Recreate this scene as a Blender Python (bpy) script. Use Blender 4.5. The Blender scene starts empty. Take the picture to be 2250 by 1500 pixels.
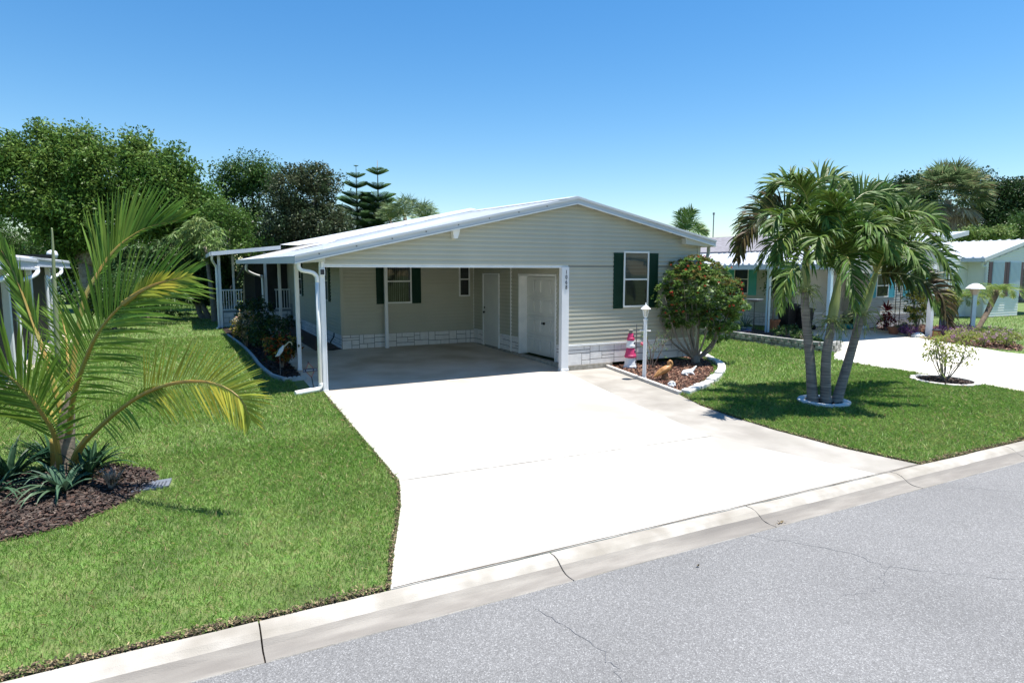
import bpy, bmesh, math, random
import numpy as np
from mathutils import Vector, Matrix
R = math.radians
random.seed(7)
scene = bpy.context.scene
COL = scene.collection
# ------------------------------------------------------------------ camera
FPX = 1385.0
PITCH = 6.3243; YAW = 27.29; CAMH = 2.25
cam_d = bpy.data.cameras.new('camera'); cam = bpy.data.objects.new('camera', cam_d); COL.objects.link(cam)
cam_d.lens = FPX / 2250 * 36; cam_d.sensor_width = 36; cam_d.clip_end = 3000; cam_d.clip_start = 0.05
cam.location = (0, 0, CAMH); cam.rotation_euler = (R(90 - PITCH), 0, R(-YAW))
scene.camera = cam
# ------------------------------------------------------------------ world + sun
SUNV = Vector((0.24, -0.09, 1)).normalized()
w = bpy.data.worlds.new('World'); scene.world = w; w.use_nodes = True
nt = w.node_tree
sky = nt.nodes.new('ShaderNodeTexSky'); sky.sky_type = 'NISHITA'; sky.sun_disc = False
sky.sun_elevation = math.asin(SUNV.z); sky.sun_rotation = math.atan2(SUNV.x, SUNV.y)
sky.air_density = 1.15; sky.dust_density = 0.1; sky.ozone_density = 3.0; sky.altitude = 0
bgn = nt.nodes['Background']; hs = nt.nodes.new('ShaderNodeHueSaturation'); hs.inputs['Saturation'].default_value = 1.34; nt.links.new(sky.outputs[0], hs.inputs['Color']); nt.links.new(hs.outputs[0], bgn.inputs[0]); bgn.inputs[1].default_value = 0.086
sun_d = bpy.data.lights.new('sun', 'SUN'); sun_d.energy = 4.8; sun_d.angle = R(0.53); sun_d.color = (1, 0.96, 0.9)
sun = bpy.data.objects.new('sun', sun_d); COL.objects.link(sun)
sun.rotation_euler = SUNV.to_track_quat('Z', 'Y').to_euler()
scene.view_settings.view_transform = 'Standard'; scene.view_settings.look = 'None'
scene.view_settings.exposure = 0.95; scene.view_settings.gamma = 1
scene.cycles.max_bounces = 8; scene.cycles.transparent_max_bounces = 8
# ------------------------------------------------------------------ placing helper: picture point -> world point at a distance
_p, _y = R(PITCH), R(YAW)
FW = np.array([math.sin(_y) * math.cos(_p), math.cos(_y) * math.cos(_p), -math.sin(_p)])
RT = np.array([math.cos(_y), -math.sin(_y), 0.0]); UP = np.cross(RT, FW); CP = np.array([0, 0, CAMH])
def ray(x, y): return FW * FPX + RT * (x - 1125) - UP * (y - 750)
def at(x, y, k): return CP + ray(x, y) / FPX * k
def atY(x, y, Y): d = ray(x, y); return CP + d * (Y / d[1])
def g(Y): return 0.0213 * (min(Y, 18.44) - 18.44)
def gnd(X, Y): return (X, Y, g(Y))
# ------------------------------------------------------------------ materials
MATS = {}
def nodes(m): m.use_nodes = True; return m.node_tree.nodes, m.node_tree.links
def mat(name, col, rough=0.6, col2=None, scale=6, detail=4, bump=0, bscale=40, metal=0, spec=0.5, island=0, hue=0,
        trans=0, streak=None, col3=None, scale3=1.2, coat=0, alpha=1):
    if name in MATS: return MATS[name]
    m = bpy.data.materials.new(name); N, L = nodes(m)
    b = N['Principled BSDF']; b.inputs['Roughness'].default_value = rough; b.inputs['Metallic'].default_value = metal
    b.inputs['Specular IOR Level'].default_value = spec
    out = N['Material Output']
    tc = N.new('ShaderNodeTexCoord'); mp = N.new('ShaderNodeMapping'); geo = N.new('ShaderNodeNewGeometry')
    L.new(geo.outputs['Position'], mp.inputs[0])
    if streak: mp.inputs['Scale'].default_value = streak
    cur = None
    rgb = N.new('ShaderNodeRGB'); rgb.outputs[0].default_value = (*col, 1); cur = rgb.outputs[0]
    def noise(sc, de):
        n = N.new('ShaderNodeTexNoise'); n.inputs['Scale'].default_value = sc; n.inputs['Detail'].default_value = de
        L.new(mp.outputs[0], n.inputs['Vector']); return n
    def mix(fac, a, c2):
        x = N.new('ShaderNodeMix'); x.data_type = 'RGBA'
        L.new(fac, x.inputs[0]); L.new(a, x.inputs[6])
        if isinstance(c2, tuple): x.inputs[7].default_value = (*c2, 1)
        else: L.new(c2, x.inputs[7])
        return x.outputs[2]
    def ramp(src, a, b_):
        r = N.new('ShaderNodeMapRange'); r.inputs[1].default_value = a; r.inputs[2].default_value = b_
        L.new(src, r.inputs[0]); return r.outputs[0]
    if col2: cur = mix(ramp(noise(scale, detail).outputs[0], 0.35, 0.65), cur, col2)
    if col3: cur = mix(ramp(noise(scale3, 3).outputs[0], 0.42, 0.68), cur, col3)
    if island or hue:
        h = N.new('ShaderNodeHueSaturation'); L.new(cur, h.inputs['Color'])
        v = N.new('ShaderNodeMapRange'); v.inputs[3].default_value = 1 - island; v.inputs[4].default_value = 1 + island
        L.new(geo.outputs['Random Per Island'], v.inputs[0]); L.new(v.outputs[0], h.inputs['Value'])
        if hue:
            mu = N.new('ShaderNodeMath'); mu.operation = 'MULTIPLY'; mu.inputs[1].default_value = 7.31
            fr = N.new('ShaderNodeMath'); fr.operation = 'FRACT'
            L.new(geo.outputs['Random Per Island'], mu.inputs[0]); L.new(mu.outputs[0], fr.inputs[0])
            v2 = N.new('ShaderNodeMapRange'); v2.inputs[3].default_value = 0.5 - hue; v2.inputs[4].default_value = 0.5 + hue
            L.new(fr.outputs[0], v2.inputs[0]); L.new(v2.outputs[0], h.inputs['Hue'])
        cur = h.outputs[0]
    L.new(cur, b.inputs['Base Color'])
    if bump:
        n = noise(bscale, 4); bp = N.new('ShaderNodeBump'); bp.inputs['Strength'].default_value = bump
        bp.inputs['Distance'].default_value = 0.01
        L.new(n.outputs[0], bp.inputs['Height']); L.new(bp.outputs[0], b.inputs['Normal'])
    if trans:
        t = N.new('ShaderNodeBsdfTranslucent'); L.new(cur, t.inputs[0])
        mx = N.new('ShaderNodeMixShader'); mx.inputs[0].default_value = trans
        L.new(b.outputs[0], mx.inputs[1]); L.new(t.outputs[0], mx.inputs[2]); L.new(mx.outputs[0], out.inputs[0])
    if coat: b.inputs['Coat Weight'].default_value = coat
    MATS[name] = m
    return m
def leafmat(name, col, col2, island=.35, hue=.02, trans=.3, rough=.45, scale=.8, spec=.18):
    rough = max(rough, .45)
    return mat(name, col, rough, col2, scale, 2, island=island, hue=hue, trans=trans, spec=spec)
# ------------------------------------------------------------------ object helpers
ORG = {}
def tag(o, label=None, cat=None, group=None, kind=None):
    if label: o['label'] = label
    if cat: o['category'] = cat
    if group: o['group'] = group
    if kind: o['kind'] = kind
    return o
def thing(name, loc, label, cat, group=None):
    o = bpy.data.objects.new(name, None); o.empty_display_size = .2; COL.objects.link(o)
    o.location = [float(v) for v in loc]; ORG[o] = np.array([float(v) for v in loc])
    return tag(o, label, cat, group)
def link(name, me, parent=None, origin=None):
    o = bpy.data.objects.new(name, me); COL.objects.link(o)
    if parent is not None:
        o.parent = parent; ORG[o] = ORG[parent]
    else:
        ORG[o] = np.array(origin if origin is not None else (0, 0, 0), float); o.location = ORG[o]
    return o
def copy_tree(o, loc=None, parent=None):
    c = o.copy(); COL.objects.link(c); c.parent = parent
    if loc is not None: c.location = [float(v) for v in loc]
    for ch in list(o.children): copy_tree(ch, None, c)
    return c
def catmull(pts, n):
    pts = [np.array(p, float) for p in pts]
    if len(pts) == 2: return np.array([pts[0] + (pts[1] - pts[0]) * t for t in np.linspace(0, 1, n)])
    P = [2 * pts[0] - pts[1]] + pts + [2 * pts[-1] - pts[-2]]
    out = []
    for t in np.linspace(0, len(pts) - 1 - 1e-6, n):
        i = int(t); u = t - i; a, b, c, d = P[i:i + 4]
        out.append(.5 * ((2 * b) + (-a + c) * u + (2 * a - 5 * b + 4 * c - d) * u * u + (-a + 3 * b - 3 * c + d) * u ** 3))
    return np.array(out)
ORDW = ['first', 'second', 'third', 'fourth', 'fifth', 'sixth', 'seventh', 'eighth', 'ninth', 'tenth', 'eleventh', 'twelfth', 'thirteenth', 'fourteenth', 'fifteenth', 'sixteenth', 'seventeenth', 'eighteenth', 'nineteenth', 'twentieth']
class MB:
    def __init__(s): s.v = []; s.f = []; s.m = []
    def add(s, vs, fs, m=0):
        n = len(s.v); s.v.extend([tuple(map(float, v)) for v in vs]); s.f.extend([tuple(n + i for i in f) for f in fs]); s.m.extend([m] * len(fs)); return s
    def box(s, x0, x1, y0, y1, z0, z1, m=0):
        v = [(x, y, z) for z in (z0, z1) for y in (y0, y1) for x in (x0, x1)]
        return s.add(v, [(0, 2, 3, 1), (4, 5, 7, 6), (0, 1, 5, 4), (2, 6, 7, 3), (0, 4, 6, 2), (1, 3, 7, 5)], m)
    def fb(s, F, u0, u1, v0, v1, n0, n1, m=0):      # box in a wall frame F=(O,U,N): u along wall, v up, n outward
        O, U, N = [np.array(a, float) for a in F]
        P = lambda u, v, n: O + U * u + N * n + np.array([0, 0, v])
        v = [P(u, vv, n) for n in (n0, n1) for vv in (v0, v1) for u in (u0, u1)]
        fs = [(0, 2, 3, 1), (4, 5, 7, 6), (0, 1, 5, 4), (2, 6, 7, 3), (0, 4, 6, 2), (1, 3, 7, 5)]
        return s.add(v, fs, m)
    def prism(s, poly, z0, z1, m=0, axis='z'):
        n = len(poly)
        if axis == 'z': v = [(x, y, z0(x, y) if callable(z0) else z0) for x, y in poly] + [(x, y, z1(x, y) if callable(z1) else z1) for x, y in poly]
        elif axis == 'y': v = [(x, z0, z) for x, z in poly] + [(x, z1, z) for x, z in poly]
        else: v = [(z0, y, z) for y, z in poly] + [(z1, y, z) for y, z in poly]
        return s.add(v, [tuple(range(n))[::-1], tuple(range(n, 2 * n))] + [(i, (i + 1) % n, n + (i + 1) % n, n + i) for i in range(n)], m)
    def tube(s, pts, r, k=8, m=0, n=None, cap=True, squash=None):
        pts = catmull(pts, n) if n else np.array(pts, float)
        N = len(pts); rs = np.interp(np.linspace(0, 1, N), np.linspace(0, 1, len(r)), r) if hasattr(r, '__len__') else [r] * N
        vs = []; ref = None
        for i in range(N):
            t = pts[min(i + 1, N - 1)] - pts[max(i - 1, 0)]; t = t / (np.linalg.norm(t) + 1e-9)
            if ref is None: ref = np.array([0, 0, 1.]) if abs(t[2]) < .9 else np.array([1., 0, 0])
            a = ref - t * (ref @ t); a /= np.linalg.norm(a) + 1e-9; b = np.cross(t, a); ref = a
            for j in range(k):
                q = 2 * math.pi * j / k
                vs.append(pts[i] + (a * math.cos(q) + b * math.sin(q) * (squash or 1)) * rs[i])
        fs = [(i * k + j, i * k + (j + 1) % k, (i + 1) * k + (j + 1) % k, (i + 1) * k + j) for i in range(N - 1) for j in range(k)]
        if cap: fs += [tuple(range(k))[::-1], tuple((N - 1) * k + j for j in range(k))]
        return s.add(vs, fs, m)
    def lathe(s, c, prof, k=20, m=0):
        vs = [(c[0] + r * math.cos(2 * math.pi * j / k), c[1] + r * math.sin(2 * math.pi * j / k), c[2] + z) for r, z in prof for j in range(k)]
        N = len(prof)
        fs = [(i * k + j, i * k + (j + 1) % k, (i + 1) * k + (j + 1) % k, (i + 1) * k + j) for i in range(N - 1) for j in range(k)]
        fs += [tuple(range(k))[::-1], tuple((N - 1) * k + j for j in range(k))]
        return s.add(vs, fs, m)
    def ell(s, c, r, M=None, k=14, l=9, m=0, jit=0, seed=0):
        rr = random.Random(seed); vs = []; fs = []
        for i in range(l + 1):
            for j in range(k):
                a = math.pi * i / l; q = 2 * math.pi * j / k
                e = 1 + jit * (rr.random() - .5)
                p = np.array([r[0] * math.sin(a) * math.cos(q), r[1] * math.sin(a) * math.sin(q), r[2] * math.cos(a)]) * e
                if M is not None: p = M @ p
                vs.append(np.array(c) + p)
        fs = [(i * k + j, (i + 1) * k + j, (i + 1) * k + (j + 1) % k, i * k + (j + 1) % k) for i in range(l) for j in range(k)]
        return s.add(vs, fs, m)
    def build(s, name, mats, parent=None, smooth=False, bevel=0, origin=None):
        me = bpy.data.meshes.new(name); o = link(name, me, parent, origin)
        V = np.array(s.v, float) - ORG[o]
        me.from_pydata(V.tolist(), [], s.f)
        for mm in (mats if isinstance(mats, (list, tuple)) else [mats]): me.materials.append(mm)
        me.polygons.foreach_set('material_index', s.m)
        if smooth: me.polygons.foreach_set('use_smooth', [True] * len(s.f))
        me.validate(); me.update()
        if smooth == 'auto':
            pass
        if bevel:
            b = o.modifiers.new('bevel', 'BEVEL'); b.width = bevel; b.segments = 2; b.limit_method = 'ANGLE'
        return o
def mass(name, V, mats, parent=None, mi=None, origin=None, smooth=False):
    """V: (N,k,3) array of k-gons, one object"""
    N, k, _ = V.shape
    me = bpy.data.meshes.new(name); o = link(name, me, parent, origin)
    me.vertices.add(N * k); me.vertices.foreach_set('co', (V.reshape(-1, 3) - ORG[o]).ravel())
    me.loops.add(N * k); me.loops.foreach_set('vertex_index', np.arange(N * k, dtype=np.int32))
    me.polygons.add(N); me.polygons.foreach_set('loop_start', np.arange(0, N * k, k, dtype=np.int32))
    if mi is not None: me.polygons.foreach_set('material_index', np.asarray(mi, dtype=np.int32))
    for mm in (mats if isinstance(mats, (list, tuple)) else [mats]): me.materials.append(mm)
    me.update(calc_edges=True)
    return o
def unit(a): return a / (np.linalg.norm(a, axis=-1, keepdims=True) + 1e-9)
def leaves(C, nrm, ln, wd, rng, up=.6, droop=0, dirv=None):
    """rhombic leaves folded along the rib are drawn as 4-gons; C (N,3) centres"""
    N = len(C)
    d = unit(rng.normal(size=(N, 3)) + (nrm * 1.0 if nrm is not None else 0)) if dirv is None else dirv
    d[:, 2] -= droop; d = unit(d)
    nn = rng.normal(size=(N, 3)) * .7; nn[:, 2] += up; s = unit(np.cross(d, nn))
    L = (ln * rng.uniform(.6, 1.3, N))[:, None]; W = (wd * rng.uniform(.7, 1.2, N))[:, None]
    sag = np.zeros((N, 3)); sag[:, 2] = -.12
    return np.stack([C - d * L * .5, C + s * W * .5, C + d * L * .5 + sag * L, C - s * W * .5], axis=1)
def crown_pts(ells, ncl, per, rcl, rng, shell=.55, flat=.8):
    """clump centres through a set of ellipsoids, then points round each clump"""
    vol = np.array([e[1][0] * e[1][1] * e[1][2] for e in ells]) ** .7; pr = vol / vol.sum()
    idx = rng.choice(len(ells), ncl, p=pr)
    cc = np.array([e[0] for e in ells])[idx]; rr = np.array([e[1] for e in ells])[idx]
    u = unit(rng.normal(size=(ncl, 3))); rad = (shell + (1 - shell) * rng.random(ncl) ** .6)[:, None]
    K = cc + u * rr * rad
    sc = rng.uniform(.6, 1.5, ncl)
    P = np.repeat(K, per, axis=0); S = np.repeat(sc, per)[:, None]; O = np.repeat(u, per, axis=0)
    off = np.clip(rng.normal(size=P.shape), -1.7, 1.7) * rcl * S * np.array([1, 1, flat])
    return P + off, unit(off + O * .3), K, cc
# wood / trunks
BARK = mat('bark', (.16, .12, .09), .9, (.28, .24, .2), 9, bump=.6, bscale=25)
def trunk(parent, base, tops, r=.25, name='trunk', m=None):
    b = MB(); base = np.array(base, float); rr = random.Random(int(abs(base[0] * 97)) + 1)
    fork = base + (np.mean(tops, axis=0) - base) * .35
    b.tube([base + [0, 0, -.1], base * .5 + fork * .5 + [rr.uniform(-.1, .1), 0, 0], fork], [r * 1.25, r * .95, r * .75], 9, n=8)
    for t in tops:
        t = np.array(t, float); mid = fork * .5 + t * .5 + np.array([rr.uniform(-.3, .3), rr.uniform(-.3, .3), .2])
        b.tube([fork - [0, 0, .15], mid, t], [r * .6, r * .35, r * .08], 7, n=9)
    return b.build(name, m or BARK, parent, smooth=True)
def tree(name, label, cat, k, blobs, base, M, ncl, per, ln, wd, rcl, seed, group=None, tr=.25, depth=.75, up=.6, droop=0, shell=.5, flat=.8):
    rng = np.random.default_rng(seed); sc = k / FPX
    ells = []
    for b in blobs:
        px, py, rx, ry = b[:4]; kk = k + (b[4] if len(b) > 4 else 0)
        rx, ry = rx * sc, ry * sc
        ells.append((at(px, py, kk), np.array([rx, min(rx, ry * 1.5) * depth + .2, ry])))
    bp = at(base[0], base[1], k); bp[2] = base[2] if len(base) > 2 else 0.0
    t = thing(name, bp, label, cat, group)
    P, O, K, cc = crown_pts(ells, ncl, per, rcl, rng, shell, flat)
    V = leaves(P, O, ln, wd, rng, up, droop)
    V = V[(P[:, 2] > .1)]
    mass('crown', V, M, t)
    trunk(t, bp, [e[0] for e in ells][:5], tr)
    return t
# ------------------------------------------------------------------ palm fronds
def frond(parent, pts, nl, L, wd, face, mats, rng, a0=65, a1=22, droop=.5, lr=(1, 1), start=.12, r0=.03, segs=4, name='frond', lift=.15, jit=.08, wild=0):
    P = catmull(pts, 40); T = unit(np.gradient(P, axis=0))
    b = MB(); b.tube(P[::2], [r0, r0 * .7, r0 * .45, r0 * .12], 6, m=1)
    face = np.array(face, float)
    verts = []; faces = []; mi = []
    s = np.linspace(start, .995, nl)
    for sg, lm in ((1, lr[0]), (-1, lr[1])):
        if lm <= 0: continue
        for t in s:
            i = t * 39; i0 = int(i); u = i - i0; i1 = min(i0 + 1, 39)
            p = P[i0] * (1 - u) + P[i1] * u; tt = T[i0]
            S = np.cross(tt, face); S /= np.linalg.norm(S) + 1e-9; Nn = np.cross(S, tt)
            a = R(a0 + (a1 - a0) * t ** 1.3 + rng.uniform(-4, 4))
            d = tt * math.cos(a) + S * sg * math.sin(a) + Nn * lift + rng.normal(size=3) * (.03 + wild); d /= np.linalg.norm(d)
            ll = L * lm * (math.sin(math.pi * (.12 + .80 * t)) ** .6) * rng.uniform(1 - jit, 1 + jit) * (1 if t < .9 else .75)
            wv = np.cross(d, Nn * .8 + S * sg * rng.uniform(-.65, .65)); wv /= np.linalg.norm(wv) + 1e-9
            q = p.copy(); dd = d.copy(); n0 = len(b.v)
            ws = [.45, 1, .9, .6, .08] if segs == 4 else [.5, 1, .6, .08]
            dr = droop * rng.uniform(.7 - wild * 2, 1.3 + wild * 3)
            for j in range(segs + 1):
                hw = wv * wd * .5 * ws[j]
                b.v.append(tuple(q - hw)); b.v.append(tuple(q + hw))
                q = q + dd * ll / segs
                dd = dd + np.array([0, 0, -dr * (.12 + .16 * j)]) + rng.normal(size=3) * .02; dd /= np.linalg.norm(dd)
            for j in range(segs):
                b.f.append((n0 + 2 * j, n0 + 2 * j + 1, n0 + 2 * j + 3, n0 + 2 * j + 2)); b.m.append(0)
    o = b.build(name, mats, parent)
    return o
# ------------------------------------------------------------------ walls
LAP = .1007
def siding(mb, F, ur, v0, v1, m=0, lap=LAP, out=.021):
    """ur(v)->(u0,u1) extent at height v"""
    O, U, N = [np.array(a, float) for a in F]
    P = lambda u, v, n: O + U * u + N * n + np.array([0, 0, v])
    v = v0
    while v < v1 - 1e-4:
        t = min(v + lap, v1); a = ur(v + 1e-4); b = ur(t - 1e-4)
        if a[1] > a[0]:
            if b[1] <= b[0]: mid = (a[0] + a[1]) / 2; b = (mid, mid + .001)
            vs = [P(a[0], v, out), P(a[1], v, out), P(b[1], t, .001), P(b[0], t, .001), P(a[0], v, 0), P(a[1], v, 0)]
            vs += [P(a[0], v + lap * .35, out * .93), P(a[1], v + lap * .35, out * .93)]
            mb.add(vs, [(0, 1, 7, 6), (6, 7, 2, 3), (4, 5, 1, 0)], m)
        v = t
def stone(mb, F, u0, u1, v0, v1, seed=1, m=0, mj=1):
    """random ashlar skirting: raised blocks over a dark joint sheet"""
    r = random.Random(seed); H = v1 - v0; J_=.008
    mb.fb(F, u0, u1, v0, v1, -.02, .004, mj)
    u = u0; j = .0075
    def blk(a, b, c, d):
        if b - a > 2.5 * j: mb.fb(F, a + j, b - j, v0 + c * H + j, v0 + d * H - j, .001, .012 + r.uniform(0, .004), m)
    while u < u1 - .02:
        w_ = r.uniform(.45, .75); e = min(u + w_, u1); q = r.random()
        a = u + (e - u) * r.uniform(.3, .7); c2 = u + (e - u) * r.uniform(.25, .75)
        if q < .35: blk(u, e, 0, .27); blk(u, a, .27, .66); blk(a, e, .27, .45); blk(a, e, .45, .66); blk(u, c2, .66, 1); blk(c2, e, .66, 1)
        elif q < .65: blk(u, a, 0, .33); blk(a, e, 0, .33); blk(u, c2, .33, 1); blk(c2, e, .33, .7); blk(c2, e, .7, 1)
        elif q < .85: blk(u, a, 0, .62); blk(a, e, 0, .25); blk(a, e, .25, .62); blk(u, e, .62, .8); blk(u, c2, .8, 1); blk(c2, e, .8, 1)
        else: blk(u, e, 0, .4); blk(u, a, .4, .75); blk(a, e, .4, 1); blk(u, a, .75, 1)
        u = e
WHITE = mat('white_trim', (.82, .82, .8), .45, (.74, .75, .74), 5, bump=.05)
def window(parent, F, u0, u1, v0, v1, shut=None, blind=None, curtain=False, sw=.29, fr=None, sl=True, sv=None, name='window'):
    fr = fr or WHITE; t = .045
    b = MB()
    b.fb(F, u0, u1, v1 - t, v1, .0, .045); b.fb(F, u0, u1, v0, v0 + t, .0, .05)
    b.fb(F, u0, u0 + t, v0 + t, v1 - t, .0, .043); b.fb(F, u1 - t, u1, v0 + t, v1 - t, .0, .043)
    vm = (v0 + v1) / 2
    b.fb(F, u0 + t, u1 - t, vm - .02, vm + .02, .0, .038)
    wn = b.build(name, fr, parent, bevel=.004)
    b = MB(); O_, U_, N_ = [np.array(a, float) for a in F]
    for lo, hi, nn in ((v0 + t, vm - .02, .033), (vm + .02, v1 - t, .034)):
        q = [O_ + U_ * uu + N_ * nn + np.array([0, 0, vv]) for uu, vv in ((u0 + t, lo), (u1 - t, lo), (u1 - t, hi), (u0 + t, hi))]
        b.add(q, [(0, 1, 2, 3) if np.cross(q[1] - q[0], q[3] - q[0]) @ N_ > 0 else (3, 2, 1, 0)])
    b.build('pane', GLASS, wn)
    b = MB(); b.fb(F, u0 + t, u1 - t, v0 + t, v1 - t, .001, .0225)
    b.build('dark_backing', ROOMDARK, wn)  # backing panel, its near-black colour stands in for the unlit room
    if blind:
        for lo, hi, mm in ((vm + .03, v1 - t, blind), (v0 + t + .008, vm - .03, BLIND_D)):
            b = MB(); z = lo
            while z < hi - .03:
                b.fb(F, u0 + t + .005, u1 - t - .005, z, z + .026, .024, .0255); z += .034
            b.build('blind', mm, wn)
    if curtain:
        b = MB(); n = 12; W = (u1 - u0 - 2 * t)
        for i in range(n):
            a = u0 + t + W * i / n
            b.fb(F, a + .004, a + W / n * random.uniform(.35, .8), vm + .025, v1 - t - .004, .024, .026)
            b.fb(F, a + .004, a + W / n * random.uniform(.2, .5), v0 + t + .004, vm - .025, .024, .0255)
        b.build('curtain', CURTAIN, wn)
    if shut is not None:
        a, c = sv or (v0 - .01, v1 - .01)
        for s0, s1 in ((u0 - sw - .006, u0 - .006), (u1 + .006, u1 + sw + .006)):
            b = MB(); b.fb(F, s0, s1, a, c, .0, .022)
            b.fb(F, s0, s0 + .04, a, c, .022, .036); b.fb(F, s1 - .04, s1, a, c, .022, .036)
            for q0, q1 in ((a, a + .06), (c - .06, c), ((a + c) / 2 - .03, (a + c) / 2 + .03)): b.fb(F, s0 + .04, s1 - .04, q0, q1, .022, .035)
            z = a + .075
            while z < c - .08:
                if abs(z + .012 - (a + c) / 2) > .05: b.fb(F, s0 + .042, s1 - .042, z, z + .022, .022, .03)
                z += .038
            b.build('shutter', shut, wn)
    return wn
def glassmat():
    m = bpy.data.materials.new('window_glass'); N, L = nodes(m); N.remove(N['Principled BSDF'])
    t = N.new('ShaderNodeBsdfTransparent'); t.inputs[0].default_value = (.8, .85, .85, 1)
    gl = N.new('ShaderNodeBsdfGlossy'); gl.inputs['Roughness'].default_value = .03
    fr = N.new('ShaderNodeFresnel'); fr.inputs[0].default_value = 1.5
    mx = N.new('ShaderNodeMixShader'); L.new(fr.outputs[0], mx.inputs[0]); L.new(t.outputs[0], mx.inputs[1]); L.new(gl.outputs[0], mx.inputs[2])
    L.new(mx.outputs[0], N['Material Output'].inputs[0]); return m
GLASS = glassmat()
ROOMDARK = mat('shade_dark', (.02, .02, .022), .9, (.035, .035, .035), 2)  # near black, carries the shade of unlit rooms and the porch
BLIND = mat('pale_blind', (.26, .31, .34), .6, (.2, .24, .27), 1)
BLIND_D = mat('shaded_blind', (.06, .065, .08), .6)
CURTAIN = mat('grey_curtain', (.2, .21, .21), .9, (.1, .1, .1), 4)
# ================================================================== SETTING: ground, road, kerb, drives
ASPH = mat('asphalt', (.165, .17, .185), .9, (.23, .235, .25), 170, 2, bump=.5, bscale=220, col3=(.19, .195, .205), scale3=.7, spec=.3)
def asphalt():
    m = bpy.data.materials.new('road_asphalt'); N, L = nodes(m); b = N['Principled BSDF']; b.inputs['Roughness'].default_value = .9
    geo = N.new('ShaderNodeNewGeometry')
    v = N.new('ShaderNodeTexVoronoi'); v.inputs['Scale'].default_value = 130; L.new(geo.outputs['Position'], v.inputs['Vector'])
    sep = N.new('ShaderNodeSeparateColor'); L.new(v.outputs['Color'], sep.inputs[0])
    r = N.new('ShaderNodeValToRGB'); e = r.color_ramp.elements
    e[0].position = 0; e[0].color = (.122, .120, .118, 1); e[1].position = 1; e[1].color = (.31, .307, .302, 1)
    q = r.color_ramp.elements.new(.45); q.color = (.166, .164, .162, 1); q = r.color_ramp.elements.new(.85); q.color = (.207, .205, .202, 1)
    L.new(sep.outputs[0], r.inputs[0])
    n = N.new('ShaderNodeTexNoise'); n.inputs['Scale'].default_value = .55; n.inputs['Detail'].default_value = 4; L.new(geo.outputs['Position'], n.inputs['Vector'])
    mr = N.new('ShaderNodeMapRange'); mr.inputs[1].default_value = .3; mr.inputs[2].default_value = .7; mr.inputs[3].default_value = .9; mr.inputs[4].default_value = 1.1
    L.new(n.outputs[0], mr.inputs[0])
    h = N.new('ShaderNodeHueSaturation'); L.new(r.outputs[0], h.inputs['Color']); L.new(mr.outputs[0], h.inputs['Value'])
    L.new(h.outputs[0], b.inputs['Base Color'])
    bp = N.new('ShaderNodeBump'); bp.inputs['Strength'].default_value = .6; bp.inputs['Distance'].default_value = .006
    L.new(v.outputs['Distance'], bp.inputs['Height']); L.new(bp.outputs[0], b.inputs['Normal'])
    return m
ROADM = asphalt()
CONC = mat('concrete', (.45, .432, .39), .85, (.52, .50, .455), 3, 6, bump=.15, bscale=90, col3=(.335, .32, .285), scale3=.5)
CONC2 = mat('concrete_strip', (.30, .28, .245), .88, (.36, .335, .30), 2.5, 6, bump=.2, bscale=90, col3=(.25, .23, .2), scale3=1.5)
CONCP = mat('concrete_carport', (.55, .48, .40), .75, (.62, .55, .47), 1.1, 6, bump=.1, bscale=60, col3=(.42, .34, .25), scale3=.8)
KERBM = mat('kerb_concrete', (.36, .335, .29), .88, (.46, .43, .385), 5, 6, bump=.4, bscale=110, col3=(.27, .245, .205), scale3=2)
GUTM = mat('gutter_concrete', (.22, .2, .175), .9, (.29, .268, .235), 7, 6, bump=.5, bscale=120, col3=(.17, .155, .138), scale3=1.7, streak=(.35, 1.6, 1))
DARKJ = mat('joint_dirt', (.09, .075, .06), .95, (.16, .13, .1), 20)
SOIL = mat('lawn_soil', (.10, .19, .035), .95, (.15, .18, .06), 9, 5, bump=.8, bscale=60, col3=(.075, .11, .028), scale3=2.2)
ZR = -.375
def kind(o, k='structure'): o['kind'] = k; return o
m_ = MB(); ys = [4.7, 8, 12.7, 18.44, 60, 900]
ys = [-400, 4.7] + ys[1:]
for a, b_ in zip(ys[:-1], ys[1:]):
    za, zb = (-.6, -.6) if b_ <= 4.7 else (g(a), g(b_))
    m_.add([(-900, a, za), (900, a, za), (900, b_, zb), (-900, b_, zb)], [(0, 1, 2, 3)])
kind(m_.build('lawn_ground', SOIL))
m_ = MB(); m_.add([(-60, -9, ZR - .02), (60, -9, ZR - .02), (60, 4.312, ZR), (-60, 4.312, ZR)], [(0, 1, 2, 3)])
def crack(pts, wd, z, m, seed, jit=.05):
    rr = np.random.default_rng(seed); P = catmull([(x, y, 0) for x, y in pts], 34)
    P[1:-1, :2] += rr.normal(size=(32, 2)) * jit * .35
    w_ = wd * rr.uniform(.3, 1.2, 34); v = []
    for i in range(34):
        t = P[min(i + 1, 33)] - P[max(i - 1, 0)]; t /= np.linalg.norm(t); n = np.array([-t[1], t[0], 0]) * w_[i] / 2
        for q in (P[i] - n, P[i] + n): v.append((q[0], q[1], (z(q[1]) if callable(z) else z) + .004))
    m_.add(v, [(2 * i, 2 * i + 1, 2 * i + 3, 2 * i + 2) for i in range(33)], m)
rz = lambda y: ZR - .02 * (4.47 - y) / 13.5
crack([(2.3, 4.1), (2.45, 3.4), (2.35, 2.9), (2.5, 2.3)], .006, rz, 1, 1, .05)
crack([(4.9, 4.3), (5.4, 3.6), (5.5, 3.2), (6.4, 2.4), (6.9, 1.4)], .006, rz, 1, 2, .05)
crack([(8.2, 4.2), (9.1, 3.4), (10.2, 2.3)], .005, rz, 1, 3, .05)
crack([(5.5, 3.25), (5.0, 3.05), (4.6, 3.1)], .004, rz, 1, 4, .05)
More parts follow.
